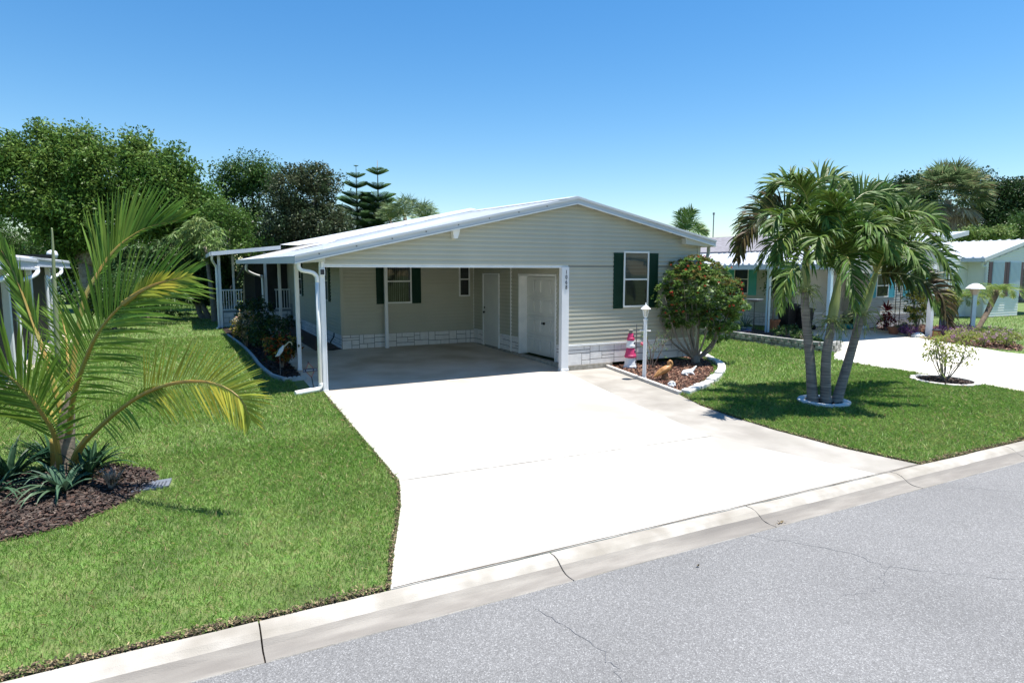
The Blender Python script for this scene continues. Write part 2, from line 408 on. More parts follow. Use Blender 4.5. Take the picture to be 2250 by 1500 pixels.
kind(m_.build('road', [ROADM, mat('crack_dark', (.13, .132, .14), .95)]))
# kerb: rolled profile in segments with open joints
KJ = [-23.9, -21.4, -18.9, -16.4, -13.9, -11.4, -8.9, -6.55, -4.1, -1.95, .35, 2.82, 5.3, 7.86, 10.5, 13.1, 15.7, 18.2, 20.7, 23.2, 25.8, 28.3, 31, 33.5, 36]
prof = [(4.70, -.285), (4.62, -.283), (4.56, -.296), (4.50, -.328), (4.45, -.358), (4.40, -.371), (4.34, -.374), (4.26, -.370), (4.24, -.40), (4.24, -.6), (4.70, -.6)]
prof = [(4.715 - (4.70 - y) * .9, z) for y, z in prof]
m_ = MB()
for a, b_ in zip(KJ[:-1], KJ[1:]):
    n = len(prof); nx = 9; rr = random.Random(int(a * 10)); v = []
    for i in range(nx):
        x = a + .006 + (b_ - a - .012) * i / (nx - 1)
        for j, (y, z) in enumerate(prof): v.append((x, y + rr.uniform(-.004, .004), z + (rr.uniform(-.003, .003) if j < 7 else 0)))
    fs = []; mm = []
    for i in range(nx - 1):
        for j in range(n): fs.append((i * n + j, (i + 1) * n + j, (i + 1) * n + (j + 1) % n, i * n + (j + 1) % n)); mm.append(1 if 3 <= j <= 6 else 0)
    fs += [tuple(range(n)), tuple((nx - 1) * n + j for j in range(n))[::-1]]; mm += [0, 0]
    k0 = len(m_.m); m_.add(v, fs); m_.m[k0:] = mm
    m_.box(b_ - .01, b_ + .01, 4.30, 4.70, -.6, -.40, 2)
kind(m_.build('kerb', [KERBM, GUTM, DARKJ]))
# driveway
DL = [(2.32, 12.66), (2.15, 7.1), (1.95, 6.4), (1.67, 5.64), (1.45, 5.1), (1.34, 4.72)]
DB = [(7.62, 4.72), (6.98, 6.9), (7.35, 9.5), (7.95, 12.66)]
DR = [(9.28, 12.66), (9.0, 11.6), (8.62, 9.44), (8.32, 8.54), (8.2, 7.6), (8.17, 6.78), (8.25, 5.67), (8.5, 4.72)]
top = lambda x, y: g(y) + .012
bot = lambda x, y: g(y) - .1
kind(MB().prism(DL + DB, bot, top).build('driveway', CONC))
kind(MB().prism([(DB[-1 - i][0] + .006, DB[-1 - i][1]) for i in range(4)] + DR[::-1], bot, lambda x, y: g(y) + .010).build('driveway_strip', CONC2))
m_ = MB()
def jline(a, b_, wd, seed): crack([a, ((a[0] + b_[0]) / 2, (a[1] + b_[1]) / 2), b_], wd, lambda y: g(y) + .0115, 0, seed, .006)
jline((2.16, 7.1), (6.98, 6.93), .012, 5); jline((1.36, 4.73), (8.5, 4.735), .016, 6)
jline((2.3, 12.64), (9.2, 12.66), .01, 7)
kind(m_.build('driveway_joints', DARKJ))
zb_, zt_ = (lambda x, y: g(y) - .1), (lambda x, y: g(y) + .006)
kind(MB().prism([(2.14, 12.67), (8.16, 12.67), (8.16, 18.44), (2.27, 18.44), (2.2, 17.4), (2.17, 13.5)], zb_, zt_).prism([(2.275, 18.445), (3.2, 18.445), (3.2, 27.4), (2.75, 27.4), (2.61, 23.1)], -.1, .006).build('carport_floor', CONCP))
kind(MB().prism([(15.3, 6.0), (15.75, 11.2), (18.5, 13.2), (21.5, 17.1), (24.4, 17.1), (24.3, 16.1), (23.1, 12.95), (22.6, 11.7), (21.9, 10.0), (22.1, 4.72), (14.3, 4.72)], bot, top)
     .build('neighbour_driveway', mat('concrete_neighbour', (.60, .57, .5), .85, (.68, .66, .6), 2, 5, bump=.1, col3=(.60, .52, .38), scale3=.35)))
# mulch beds
def chips(name, poly, n, mats, ht=.03, sz=(.05, .015), seed=3, dz=.02):
    rng = np.random.default_rng(seed); P = inpoly_sample(poly, n, rng); N = len(P)
    C = np.stack([P[:, 0], P[:, 1], [g(y) + dz for y in P[:, 1]] + rng.random(N) * ht], 1)
    d = rng.normal(size=(N, 3)) * [1, 1, .25]; d = unit(d); nn = unit(rng.normal(size=(N, 3)) * .5 + [0, 0, 1]); s_ = unit(np.cross(d, nn))
    L_ = (sz[0] * rng.uniform(.4, 1.4, N))[:, None]; W_ = (sz[1] * rng.uniform(.5, 1.3, N))[:, None]
    V = np.stack([C - d * L_ - s_ * W_, C + d * L_ - s_ * W_, C + d * L_ + s_ * W_, C - d * L_ + s_ * W_], 1)
    o = mass(name, V, mats, mi=rng.integers(0, len(mats), N)); o['kind'] = 'stuff'; return o
def inpoly(P, poly):
    x, y = P[:, 0], P[:, 1]; r = np.zeros(len(P), bool); n = len(poly)
    for i in range(n):
        (x1, y1), (x2, y2) = poly[i], poly[(i + 1) % n]
        c = ((y1 > y) != (y2 > y)); 
        with np.errstate(divide='ignore', invalid='ignore'): r ^= c & (x < (x2 - x1) * (y - y1) / (y2 - y1 + 1e-12) + x1)
    return r
def inpoly_sample(poly, n, rng):
    a = np.array(poly); P = rng.uniform(a.min(0), a.max(0), (n * 2, 2)); return P[inpoly(P, poly)][:n]
MUL = [mat('mulch_brown', (.13, .062, .042), .9, island=.6), mat('mulch_red', (.2, .085, .055), .9, island=.4), mat('mulch_pale', (.34, .2, .13), .9, island=.4), mat('mulch_dark', (.045, .026, .02), .95, island=.5)]
MULK = [mat('mulch_shade_black', (.025, .018, .015), .9, island=.6), mat('mulch_shade_umber', (.05, .032, .024), .9, island=.5), mat('mulch_shade_grey', (.10, .075, .06), .9, island=.5), MUL[3]]  # chip colours darkened to hold the shade under the coconut fronds
BEDB = mat('bed_soil', (.06, .035, .026), .95, (.1, .055, .04), 20, bump=.8)
FBED = [(9.24, 12.9), (8.66, 9.5), (9.6, 9.95), (10.5, 10.6), (11.3, 11.2), (12.0, 12.0), (12.5, 12.9), (12.85, 13.7), (12.1, 13.8), (12.07, 12.71)]
LBED = [(2.18, 14.2), (1.85, 14.08), (1.66, 14.5), (1.52, 16.0), (1.5, 17.5), (1.42, 20.7), (1.25, 24), (1.15, 27.4), (2.74, 27.4), (2.61, 23.1), (2.2, 17.4)]
WBED = [(3.2, 18.4), (3.2, 27.3), (3.96, 27.3), (3.96, 18.44)]
CBED = [(-3.4, 9.0), (-2.6, 9.35), (-2.0, 9.4), (-1.6, 9.2), (-1.2, 9.35), (-.8, 9.1), (-.45, 8.75), (-.4, 8.35), (-.55, 8.0), (-.75, 7.65), (-1.1, 7.3), (-1.5, 7.15), (-1.9, 7.15), (-2.6, 7.0), (-3.3, 7.3)]
PRING = (10.62, 7.72, .33); SRING = (15.1, 8.0, .55)
ringp = lambda c, k=18, e=1: [(c[0] + c[2] * e * math.cos(2 * math.pi * i / k), c[1] + c[2] * math.sin(2 * math.pi * i / k)) for i in range(k)]
NBED = [(16.4, 16.6), (16.3, 13.4), (17.0, 12.25), (17.6, 12.4), (18.3, 13.4), (19.6, 16.4), (20.2, 19), (19.5, 19.4)]
GBED = [(24.35, 16.05), (23.15, 12.9), (22.7, 11.6), (22.4, 10.5), (22.7, 9.9), (23.8, 10.3), (25.5, 11.6), (27.5, 13.2), (28.2, 14.3), (28.2, 16.0)]
m_ = MB()
for P_ in (FBED, LBED[:5] + [(1.48, 18.44), (2.26, 18.44), (2.2, 17.4)], [(1.48, 18.44), (1.42, 20.7), (1.25, 24), (1.15, 27.4), (2.74, 27.4), (2.61, 23.1), (2.28, 18.44)], WBED, CBED, ringp(PRING), ringp(SRING), NBED, GBED):
    m_.prism(P_, lambda x, y: g(y) - .08, lambda x, y: g(y) + .015)
kind(m_.build('garden_beds', BEDB))
chips('mulch', FBED, 9000, MUL, .03, (.03, .010), 3)
chips('mulch', CBED, 9000, MULK, .03, (.03, .009), 4)
chips('mulch', LBED, 6000, [MULK[0], MULK[0], MULK[1]], .03, (.04, .014), 5)
chips('mulch', ringp(PRING), 700, MULK, .02, (.025, .008), 6); chips('mulch', ringp(SRING), 1200, MULK, .02, (.03, .01), 7)
chips('mulch', GBED, 3000, MUL, .03, (.05, .02), 8)
THATCH = [mat('thatch_brown', (.12, .085, .05), .95, island=.5), mat('thatch_dark', (.05, .04, .025), .95, island=.5), mat('thatch_straw', (.3, .23, .13), .95, island=.4), mat('thatch_green', (.09, .13, .03), .9, island=.4)]
def edge_thatch(line, wd, n, seed):
    rng = np.random.default_rng(seed); la = np.array(line, float); cs = np.concatenate([[0], np.cumsum(np.linalg.norm(np.diff(la, axis=0), axis=1))]); uu = np.linspace(0, cs[-1], 200); L_ = np.stack([np.interp(uu, cs, la[:, 0]), np.interp(uu, cs, la[:, 1])], 1); t = rng.random(n) * 198; i = t.astype(int); P = L_[i] + (L_[i + 1] - L_[i]) * (t - i)[:, None]
    T = unit(L_[i + 1] - L_[i]); N_ = np.stack([-T[:, 1], T[:, 0]], 1); o_ = np.abs(rng.normal(size=n)) * wd * (.5 + .5 * np.sin(P[:, :1].ravel() * 3.1 + P[:, 1] * 2.3) ** 2); P = P + N_ * o_[:, None]
    C = np.stack([P[:, 0], P[:, 1], [g(y) + .004 for y in P[:, 1]] + rng.random(n) * .025], 1); d = unit(rng.normal(size=(n, 3)) * [1, 1, .4]); s_ = unit(np.cross(d, unit(rng.normal(size=(n, 3)) * .5 + [0, 0, 1])))
    a = (.016 * rng.uniform(.4, 1.4, n))[:, None]; b_ = (.004 * rng.uniform(.5, 1.5, n))[:, None]
    return np.stack([C - d * a - s_ * b_, C + d * a - s_ * b_, C + d * a + s_ * b_, C - d * a + s_ * b_], 1)
ev = np.concatenate([edge_thatch([(-7, 4.725), (-3, 4.725), (1.33, 4.725)], .05, 12000, 1), edge_thatch([(8.5, 4.725), (12, 4.725), (17, 4.725)], .05, 9000, 2),
    edge_thatch([(1.33, 4.73), (1.66, 5.64), (1.94, 6.4), (2.14, 7.1), (2.31, 12.6)], .02, 7000, 3), edge_thatch([(8.63, 9.4), (8.33, 8.54), (8.21, 7.6), (8.18, 6.78), (8.26, 5.67), (8.51, 4.74)][::-1], -.035, 8000, 4)])
o = mass('thatch', ev, THATCH, mi=np.random.default_rng(1).integers(0, 4, len(ev))); o['kind'] = 'stuff'
# ------------------------------------------------------------------ grass
def grass():
    rng = np.random.default_rng(11)
    hard = [DL + DR[::-1], [(1.9, 12.6), (12.1, 12.6), (12.1, 40), (2.2, 40)], FBED, LBED, CBED, ringp((PRING[0], PRING[1], .46)), ringp((SRING[0], SRING[1], .66)), NBED, GBED,
            [(15.3, 6.0), (15.75, 11.2), (18.5, 13.2), (21.5, 17.1), (24.4, 17.1), (24.3, 16.1), (23.1, 12.95), (22.6, 11.7), (21.9, 10.0), (22.1, 4.72), (14.3, 4.72)],
            [(20.5, 17), (29, 16), (29, 40), (20, 40)], [(33.2, 17), (60, 17), (60, 50), (33.2, 50)], [(-12, 12), (-3.3, 12), (-3.9, 40), (-12, 40)],
            [(-.72, 7.98), (-.22, 8.03), (-.25, 8.34), (-.62, 8.3)]]
    out = []
    for x0, x1, y0, y1, n in ((-7, 2.4, 4.72, 9.5, 210000), (-6, 2.4, 9.5, 14, 75000), (-5, 2.0, 14, 24, 50000), (-5, 2.0, 24, 45, 20000),
                              (8, 16, 4.72, 9.5, 115000), (8.5, 21.5, 9.5, 17, 65000), (12, 21, 17, 30, 9000), (21, 60, 4.72, 17, 32000)):
        P = rng.uniform((x0, y0), (x1, y1), (n, 2)); edge = rng.random(n)
        keep = P[:, 1] > 4.74 + .12 * rng.random(n) ** 2
        for q in hard: keep &= ~inpoly(P, q)
        J = P + rng.normal(size=(n, 2)) * .035          # frayed edges: fewer blades right beside hard surfaces
        bad = J[:, 1] < 4.76
        for q in hard[:1]: bad |= inpoly(J, q)
        keep &= ~(bad & (edge < .75))
        P = P[keep]; n = len(P)
        k = P @ FW[:2] + .25
        sc = np.clip(k / 6.2, .85, 3.2)
        h = rng.uniform(.022, .052, n) * sc ** .55; wd = .0048 * sc * rng.uniform(.7, 1.3, n)
        a = rng.uniform(0, 2 * np.pi, n); ln = rng.normal(size=(n, 2)) * (h * .55)[:, None]
        z = np.array([g(y) for y in P[:, 1]]); B = np.stack([P[:, 0], P[:, 1], z], 1)
        s = np.stack([np.cos(a), np.sin(a), 0 * a], 1) * wd[:, None] / 2
        mid = B + np.stack([ln[:, 0] * .35, ln[:, 1] * .35, h * .62], 1)
        tip = B + np.stack([ln[:, 0] * 1.1, ln[:, 1] * 1.1, h], 1)
        V = np.stack([B - s * .8, B + s * .8, mid + s, tip, mid - s], 1)
        out.append(V)
    V = np.concatenate(out)
    o = mass('grass', V, GRASSM); o['kind'] = 'stuff'; return o
def grassmat():
    m = bpy.data.materials.new('grass_blade'); N, L = nodes(m); b = N['Principled BSDF']; b.inputs['Roughness'].default_value = .5; b.inputs['Specular IOR Level'].default_value = .35
    geo = N.new('ShaderNodeNewGeometry')
    def noise(sc, de=3):
        n = N.new('ShaderNodeTexNoise'); n.inputs['Scale'].default_value = sc; n.inputs['Detail'].default_value = de; L.new(geo.outputs['Position'], n.inputs['Vector']); return n
    def rng_(src, a, c, d=0, e=1):
        r = N.new('ShaderNodeMapRange'); r.inputs[1].default_value = a; r.inputs[2].default_value = c; r.inputs[3].default_value = d; r.inputs[4].default_value = e; L.new(src, r.inputs[0]); return r.outputs[0]
    def mix(f, a, c):
        x = N.new('ShaderNodeMix'); x.data_type = 'RGBA'; L.new(f, x.inputs[0])
        for q, i in ((a, 6), (c, 7)):
            if isinstance(q, tuple): x.inputs[i].default_value = (*q, 1)
            else: L.new(q, x.inputs[i])
        return x.outputs[2]
    c = mix(rng_(noise(.45).outputs[0], .38, .62), (.15, .29, .05), (.21, .34, .075))
    c = mix(rng_(noise(1.7, 5).outputs[0], .5, .75, 0, .5), c, (.33, .37, .13))
    rnd = geo.outputs['Random Per Island']
    c = mix(rng_(rnd, .86, .9), c, (.4, .38, .17))
    c = mix(rng_(rnd, .965, .97), c, (.36, .27, .15))
    f = N.new('ShaderNodeMath'); f.operation = 'MULTIPLY'; f.inputs[1].default_value = 13.7; L.new(rnd, f.inputs[0])
    f2 = N.new('ShaderNodeMath'); f2.operation = 'FRACT'; L.new(f.outputs[0], f2.inputs[0])
    h = N.new('ShaderNodeHueSaturation'); L.new(c, h.inputs['Color']); L.new(rng_(f2.outputs[0], 0, 1, .65, 1.4), h.inputs['Value'])
    L.new(h.outputs[0], b.inputs['Base Color'])
    t = N.new('ShaderNodeBsdfTranslucent'); L.new(h.outputs[0], t.inputs[0]); mx = N.new('ShaderNodeMixShader'); mx.inputs[0].default_value = .35
    L.new(b.outputs[0], mx.inputs[1]); L.new(t.outputs[0], mx.inputs[2]); L.new(mx.outputs[0], N['Material Output'].inputs[0]); return m
GRASSM = grassmat(); grass()
# ================================================================== HOUSE
SID = mat('vinyl_siding', (.48, .468, .385), .5, (.445, .435, .355), 1.3, 4, col3=(.43, .42, .34), scale3=.5, streak=(1, 1, .35), bump=.04, bscale=30)
STONE = mat('skirting_white', (.78, .76, .74), .8, (.7, .68, .67), 8, 5, bump=1, bscale=55)
SJOINT = mat('skirting_joint', (.09, .085, .08), .9)
METALW = mat('roof_white', (.74, .75, .76), .35, (.62, .64, .66), 3, 5, streak=(.5, 3, 1))
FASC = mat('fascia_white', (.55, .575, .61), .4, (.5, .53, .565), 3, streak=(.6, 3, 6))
FOUND = mat('foundation_concrete', (.26, .24, .2), .95, (.4, .37, .32), 9, 5, bump=.8)
GREEN = mat('shutter_green', (.003, .03, .017), .55, (.005, .036, .022), 4, spec=.2)
POSTM = mat('post_white', (.78, .79, .81), .4, (.73, .74, .76), 3)
DOORM = mat('door_white', (.66, .66, .62), .5, (.62, .62, .59), 3)
CEIL = mat('ceiling_white', (.3, .3, .27), .7)
YF = 12.71; XL, XR = 2.35, 12.07; XW = 8.15; YB = 18.44; XI = 3.96
house = thing('house', (7, YF, 0), 'pale beige vinyl sided single storey house with wide carport opening and white gabled roof', 'house')
ridge = lambda Y: 3.95 + .03 * (min(Y, 18.2) - 12.5)
def rz_l(X, Y): e = 2.54 + .01 * (Y - 12.5); return e + (ridge(Y) - e) * (X - 1.87) / (8.17 - 1.87)
def rz_r(X, Y): return ridge(Y) - (ridge(Y) - 3.05) * (X - 8.17) / (12.5 - 8.17)
def gab(v):   # gable siding extent under the roof at height v (front wall plane)
    zr = 3.87
    l = 1.87 + (v + .12 - 2.54) / (3.95 - 2.54) * 6.3
    r = 8.17 + (3.95 - (v + .12)) / (3.95 - 3.05) * 4.33
    return max(2.42, l), min(XR, r)
FF = ((0, YF, 0), (1, 0, 0), (0, -1, 0))
m_ = MB()
siding(m_, FF, lambda v: (8.05, min(XR, gab(v)[1])), .5, 2.335 - .0, 0)
siding(m_, FF, gab, 2.4, 3.86, 0)
m_.box(2.42, 12.06, YF, YF + .12, 2.4, 2.56, 1); m_.box(8.05, 12.06, YF + .002, YF + .12, 0, 2.4, 1)
m_.prism([(2.45, 2.56), (12.05, 2.56), (12.05, 2.98), (8.17, 3.82), (2.45, 2.58)], YF + .001, YF + .1, 1, 'y')
m_.build('wall', [SID, CEIL], house)
m_ = MB(); m_.box(2.4, 8.05, YF - .02, YF + .14, 2.335, 2.36, 0); m_.box(2.4, 8.05, YF - .006, YF + .0, 2.36, 2.4, 0); m_.box(2.42, 8.0, YF + .122, YF + .14, 2.36, 2.8, 0)
m_.build('header_trim', WHITE, house, bevel=.003)
# corner trims and skirting front
m_ = MB(); m_.box(XR - .01, XR + .09, YF - .025, YF + .08, .0, 2.9); m_.build('corner_trim', mat('corner_trim_beige', (.42, .42, .35), .5), house)
m_ = MB(); stone(m_, FF, 8.06, XR - .01, .0, .46, 5); m_.build('stone_skirting', [STONE, SJOINT], house)
m_ = MB(); m_.box(8.05, XR - .01, YF - .03, YF + .0, .46, .5); m_.box(8.05, XR - .01, YF - .022, YF, .5, .512); m_.build('skirting_cap', WHITE, house)
m_ = MB(); m_.prism([(8.0, -.2), (9.35, -.2), (9.35, 0), (8.0, 0)], YF - .045, YF + .1, 0, 'y'); m_.box(8.06, 8.2, YF - .04, 18.4, -.2, -.001); m_.build('foundation', FOUND, house)
# carport right inner wall (faces -X) u runs toward camera
FR = ((XW, YB, 0), (0, -1, 0), (-1, 0, 0)); LR = YB - 12.83
m_ = MB(); siding(m_, FR, lambda v: (0, .73), .44, 2.56); siding(m_, FR, lambda v: (1.9, 3.08), .44, 2.56); siding(m_, FR, lambda v: (5.08, LR), .44, 2.56)
siding(m_, FR, lambda v: (.73, 1.9), 2.215, 2.56); siding(m_, FR, lambda v: (3.08, 5.08), 2.2, 2.56)
m_.box(XW + .001, XW + .1, 12.84, YB - 5.06, 0, 2.9, 1); m_.box(XW + .001, XW + .1, YB - 3.09, YB, 0, 2.9, 1); m_.box(XW + .001, XW + .1, YB - 5.06, YB - 3.09, 2.16, 2.9, 1)
m_.build('wall', [SID, CEIL], house)
m_ = MB(); 
for a, b_, s_ in ((0, .74, 9), (1.87, 3.08, 10), (5.08, LR, 12)):
    m_ = MB(); stone(m_, FR, a, b_, .0, .42, s_); m_.fb(FR, a, b_, .42, .445, .0, .03, 2); m_.build('stone_skirting', [STONE, SJOINT, WHITE], house)
MB().fb(FR, 2.585, 2.625, .0, 2.56, .0, .032).build('corner_trim', WHITE, house); MB().fb(FR, 0.0, .025, .446, 2.56, .0, .03).build('corner_trim', WHITE, house)
# man door
dm = MB(); dm.fb(FR, .80, 1.82, .03, 2.14, .005, .03); door = dm.build('door', DOORM, house, bevel=.003)
m_ = MB(); m_.fb(FR, .74, .80, .0, 2.2, .0, .045); m_.fb(FR, 1.82, 1.87, .0, 2.2, .0, .045); m_.fb(FR, .80, 1.82, 2.15, 2.2, .0, .045); m_.build('door_frame', WHITE, door)
m_ = MB(); m_.ell(np.array([XW - .07, YB - .9, 1.02]), (.035, .035, .035)); m_.build('handle', mat('dark_bronze', (.03, .028, .025), .35, metal=.8), door, smooth=True); MB().ell(np.array([XW - .05, YB - .9, 1.16]), (.02, .03, .03)).build('deadbolt', MATS['dark_bronze'], door, smooth=True)
# garage door, raised panels
FG = ((XW + .2, YB, 0), (0, -1, 0), (-1, 0, 0))
gm = MB(); gm.fb(FG, 3.12, 5.02, .02, 2.12, -.06, -.03)
for r_ in range(4):
    z0 = .02 + r_ * .525
    gm.fb(FG, 3.12, 5.02, z0 + .02, z0 + .505, -.03, -.01)
    for c_ in range(2):
        a = 3.26 + c_ * .88; gm.fb(FG, a + .03, a + .31, z0 + .10, z0 + .42, -.01, .018); gm.fb(FG, a + .37, a + .65, z0 + .10, z0 + .42, -.01, .018)
        pass
gd = gm.build('garage_door', DOORM, house, bevel=.004)
m_ = MB(); m_.fb(FR, 3.07, 3.13, .0, 2.16, -.27, .03); m_.fb(FR, 5.01, 5.07, .0, 2.16, -.27, .03); m_.fb(FR, 3.07, 5.07, 2.13, 2.19, -.27, .035); m_.build('door_frame', WHITE, gd, bevel=.003)
m_ = MB(); m_.fb(FG, 4.12, 4.16, .86, .92, .0, .05); m_.fb(FG, 4.05, 4.20, .875, .905, .045, .06); m_.build('handle', MATS['dark_bronze'], gd)
# back wall of the carport (faces -Y)
FBk = ((0, YB, 0), (1, 0, 0), (0, -1, 0))
m_ = MB(); siding(m_, FBk, lambda v: (XI + .06, XW), .41, 2.72); m_.box(XI, XW, YB, YB + .1, 0, 3.0, 1); m_.build('wall', [SID, CEIL], house)
m_ = MB(); stone(m_, FBk, XI, XW, 0, .41, 21); m_.build('stone_skirting', [STONE, SJOINT], house)
m_ = MB(); m_.box(XI - .02, XI + .07, YB - .022, YB + .05, .41, 2.72); m_.build('corner_trim', MATS['corner_trim_beige'], house)
window(house, FBk, 5.29, 6.08, 1.30, 2.62, GREEN, None, True, .29)
window(house, FBk, 7.63, 8.0, 1.47, 2.55, None, None, True)
# left wall (faces -X), u runs away from the front
FL = ((XI, YB, 0), (0, 1, 0), (-1, 0, 0))
m_ = MB(); siding(m_, FL, lambda v: (0, 9.2), .41, 2.75); m_.box(XI + .001, XI + .1, YB, 40, 0, 3.0, 1); siding(m_, FL, lambda v: (9.2, 21), .9, 2.75)
m_.build('wall', [SID, CEIL], house)
m_ = MB(); stone(m_, FL, 0, 9.2, 0, .41, 31); m_.build('stone_skirting', [STONE, SJOINT], house)
window(house, FL, 1.65, 2.45, 1.33, 2.6, GREEN, None, True, .29)
window(house, FL, 6.7, 7.5, 1.33, 2.6, GREEN, None, True, .29)
# right wall, rear wall
m_ = MB(); FRt = ((XR, YF, 0), (0, 1, 0), (1, 0, 0)); siding(m_, FRt, lambda v: (0.06, 26), .46, 2.95); m_.box(XR - .1, XR, YF + .1, 38, 0, 2.95, 1); m_.box(XI, XR, 37.9, 38, 0, 3, 1)
m_.build('wall', [SID, CEIL], house)
m_ = MB(); stone(m_, FRt, 0.0, 24, 0, .46, 33); m_.build('stone_skirting', [STONE, SJOINT], house)
# front window
window(house, FF, 9.65, 10.44, 1.36, 2.75, GREEN, BLIND, False, .29, sv=(1.335, 2.71))
# roof of carport: thin metal slabs with ribs
def slabquad(mb, c, th, m=0):
    v = [tuple(p) for p in c] + [(p[0], p[1], p[2] - th) for p in c]
    mb.add(v, [(0, 1, 2, 3), (7, 6, 5, 4), (0, 4, 5, 1), (1, 5, 6, 2), (2, 6, 7, 3), (3, 7, 4, 0)], m)
m_ = MB(); Y0, Y1 = 12.53, 18.6
slabquad(m_, [(1.88, Y0, rz_l(1.88, Y0)), (8.17, Y0, ridge(Y0)), (8.17, Y1, ridge(Y1)), (1.88, Y1, rz_l(1.88, Y1))], .05)
slabquad(m_, [(8.17, Y0, ridge(Y0)), (12.5, Y0, 3.05), (12.5, Y1, 3.05), (8.17, Y1, ridge(Y1))], .05)
slabquad(m_, [(1.88, Y1, rz_l(1.88, Y1)), (4.8, Y1, rz_l(4.8, Y1)), (4.7, 24.6, 3.36), (1.66, 25, 2.65)], .05)
for y in np.arange(12.9, 18.2, .305):
    slabquad(m_, [(1.9, y, rz_l(1.9, y) + .018), (8.1, y, rz_l(8.1, y) + .018), (8.1, y + .03, rz_l(8.1, y) + .018), (1.9, y + .03, rz_l(1.9, y) + .018)], .02)
m_.build('roof', METALW, house)
m_ = MB(); slabquad(m_, [(7.9, 12.52, 3.93), (8.17, 12.52, 3.99), (8.17, 18.2, 4.16), (7.9, 18.2, 4.09)], .02); slabquad(m_, [(8.17, 12.52, 3.99), (8.44, 12.52, 3.93), (8.44, 18.2, 4.09), (8.17, 18.2, 4.16)], .02)
m_.build('ridge_cap', METALW, house)
def fascia(mb, a, b_, h, y, th=.03, m=0, lip=1):
    (xa, za), (xb, zb) = a, b_
    mb.prism([(xa, za), (xb, zb), (xb, zb - h), (xa, za - h)], y, y + th, m, 'y')
    if lip:
        mb.prism([(xa, za + .012), (xb, zb + .012), (xb, zb - .035), (xa, za - .035)], y - .03, y, m, 'y')
        mb.prism([(xa, za - h - .004), (xb, zb - h - .004), (xb, zb - h - .03), (xa, za - h - .03)], y - .018, y + th, 1, 'y')
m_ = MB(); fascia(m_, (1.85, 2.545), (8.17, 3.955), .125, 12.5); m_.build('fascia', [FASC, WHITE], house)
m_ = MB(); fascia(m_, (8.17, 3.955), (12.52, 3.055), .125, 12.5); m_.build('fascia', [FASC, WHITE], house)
for X in np.arange(2.3, 8.0, .72):
    z = 2.545 + (X - 1.85) * .2231 - .06; MB().box(X - .012, X + .012, 12.493, 12.5, z - .012, z + .012).build('screw', mat('screw_grey', (.12, .12, .13), .5), house)
m_ = MB()   # soffit return + side gutter, left
m_.add([(1.85, 12.5, 2.545), (1.66, 25.0, 2.66), (1.66, 25.0, 2.53), (1.85, 12.5, 2.40), (1.95, 12.53, 2.545), (1.76, 25, 2.66), (1.76, 25, 2.53), (1.95, 12.53, 2.40)],
       [(0, 1, 2, 3), (4, 7, 6, 5), (3, 2, 6, 7), (0, 4, 5, 1), (0, 3, 7, 4), (1, 5, 6, 2)])
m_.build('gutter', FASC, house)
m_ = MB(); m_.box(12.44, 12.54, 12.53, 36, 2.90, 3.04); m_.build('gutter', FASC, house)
m_ = MB(); m_.prism([(11.5, 3.11), (12.44, 2.93), (12.44, 2.92), (12.07, 2.91), (11.5, 2.95)], 12.53, 12.70, 0, 'y'); m_.box(12.07, 12.44, 12.55, 36, 2.9, 2.915)
m_.build('soffit', mat('soffit_beige', (.5, .5, .44), .6), house)
m_ = MB(); m_.prism([(1.95, 2.41), (2.42, 2.44), (2.42, 2.53)], 12.55, 12.72, 0, 'y'); m_.build('soffit', MATS['soffit_beige'], house)
# main house roof behind: raised white pan edge, shingles, canopy over the porch
SHING = mat('shingle_grey', (.17, .16, .155), .95, (.27, .26, .25), 9, 4, bump=.6, bscale=60, streak=(1, 1, 3))
m_ = MB()
m_.add([(3.82, 18.25, 3.13), (8.17, 18.25, 4.17), (8.17, 18.25, 4.05), (3.82, 18.25, 2.98), (3.82, 18.28, 3.13), (8.17, 18.28, 4.17), (8.17, 18.28, 4.05), (3.82, 18.28, 2.98)],
       [(0, 1, 2, 3), (7, 6, 5, 4), (0, 4, 5, 1), (3, 2, 6, 7), (0, 3, 7, 4), (1, 5, 6, 2)]); m_.build('fascia', FASC, house)
m_ = MB()
m_.add([(3.82, 18.25, 3.14), (8.17, 18.25, 4.18), (8.25, 18.9, 4.27), (2.6, 20.4, 3.06), (3.0, 19.6, 3.02)], [(0, 1, 2, 3, 4)])
m_.add([(8.17, 18.25, 4.18), (12.6, 18.25, 3.1), (12.6, 19.0, 3.12), (8.25, 18.9, 4.27)], [(0, 1, 2, 3)])
m_.build('roof', METALW, house)
m_ = MB(); slabquad(m_, [(2.9, 18.4, 2.86), (8.2, 18.4, 4.04), (8.2, 38, 4.3), (2.6, 38, 2.9)], .06); slabquad(m_, [(8.2, 18.4, 4.04), (12.6, 18.4, 3.06), (12.6, 38, 3.06), (8.2, 38, 4.3)], .06)
m_.build('roof', SHING, house)
m_ = MB(); slabquad(m_, [(.92, 26.6, 2.97), (3.4, 26.6, 3.25), (3.4, 34, 3.3), (.92, 34, 3.0)], .04); slabquad(m_, [(.9, 26.58, 2.99), (3.42, 26.58, 3.27), (3.42, 26.68, 3.27), (.9, 26.68, 2.99)], .15)
slabquad(m_, [(.86, 26.58, 2.98), (.92, 26.58, 2.98), (.92, 34, 3.0), (.86, 34, 3.0)], .14)
m_.build('porch_roof', METALW, house)
m_ = MB(); m_.box(2.46, 8.13, 12.86, 18.42, 2.60, 2.63); m_.build('ceiling', mat('ceiling_panel', (.5, .49, .44), .7), house)
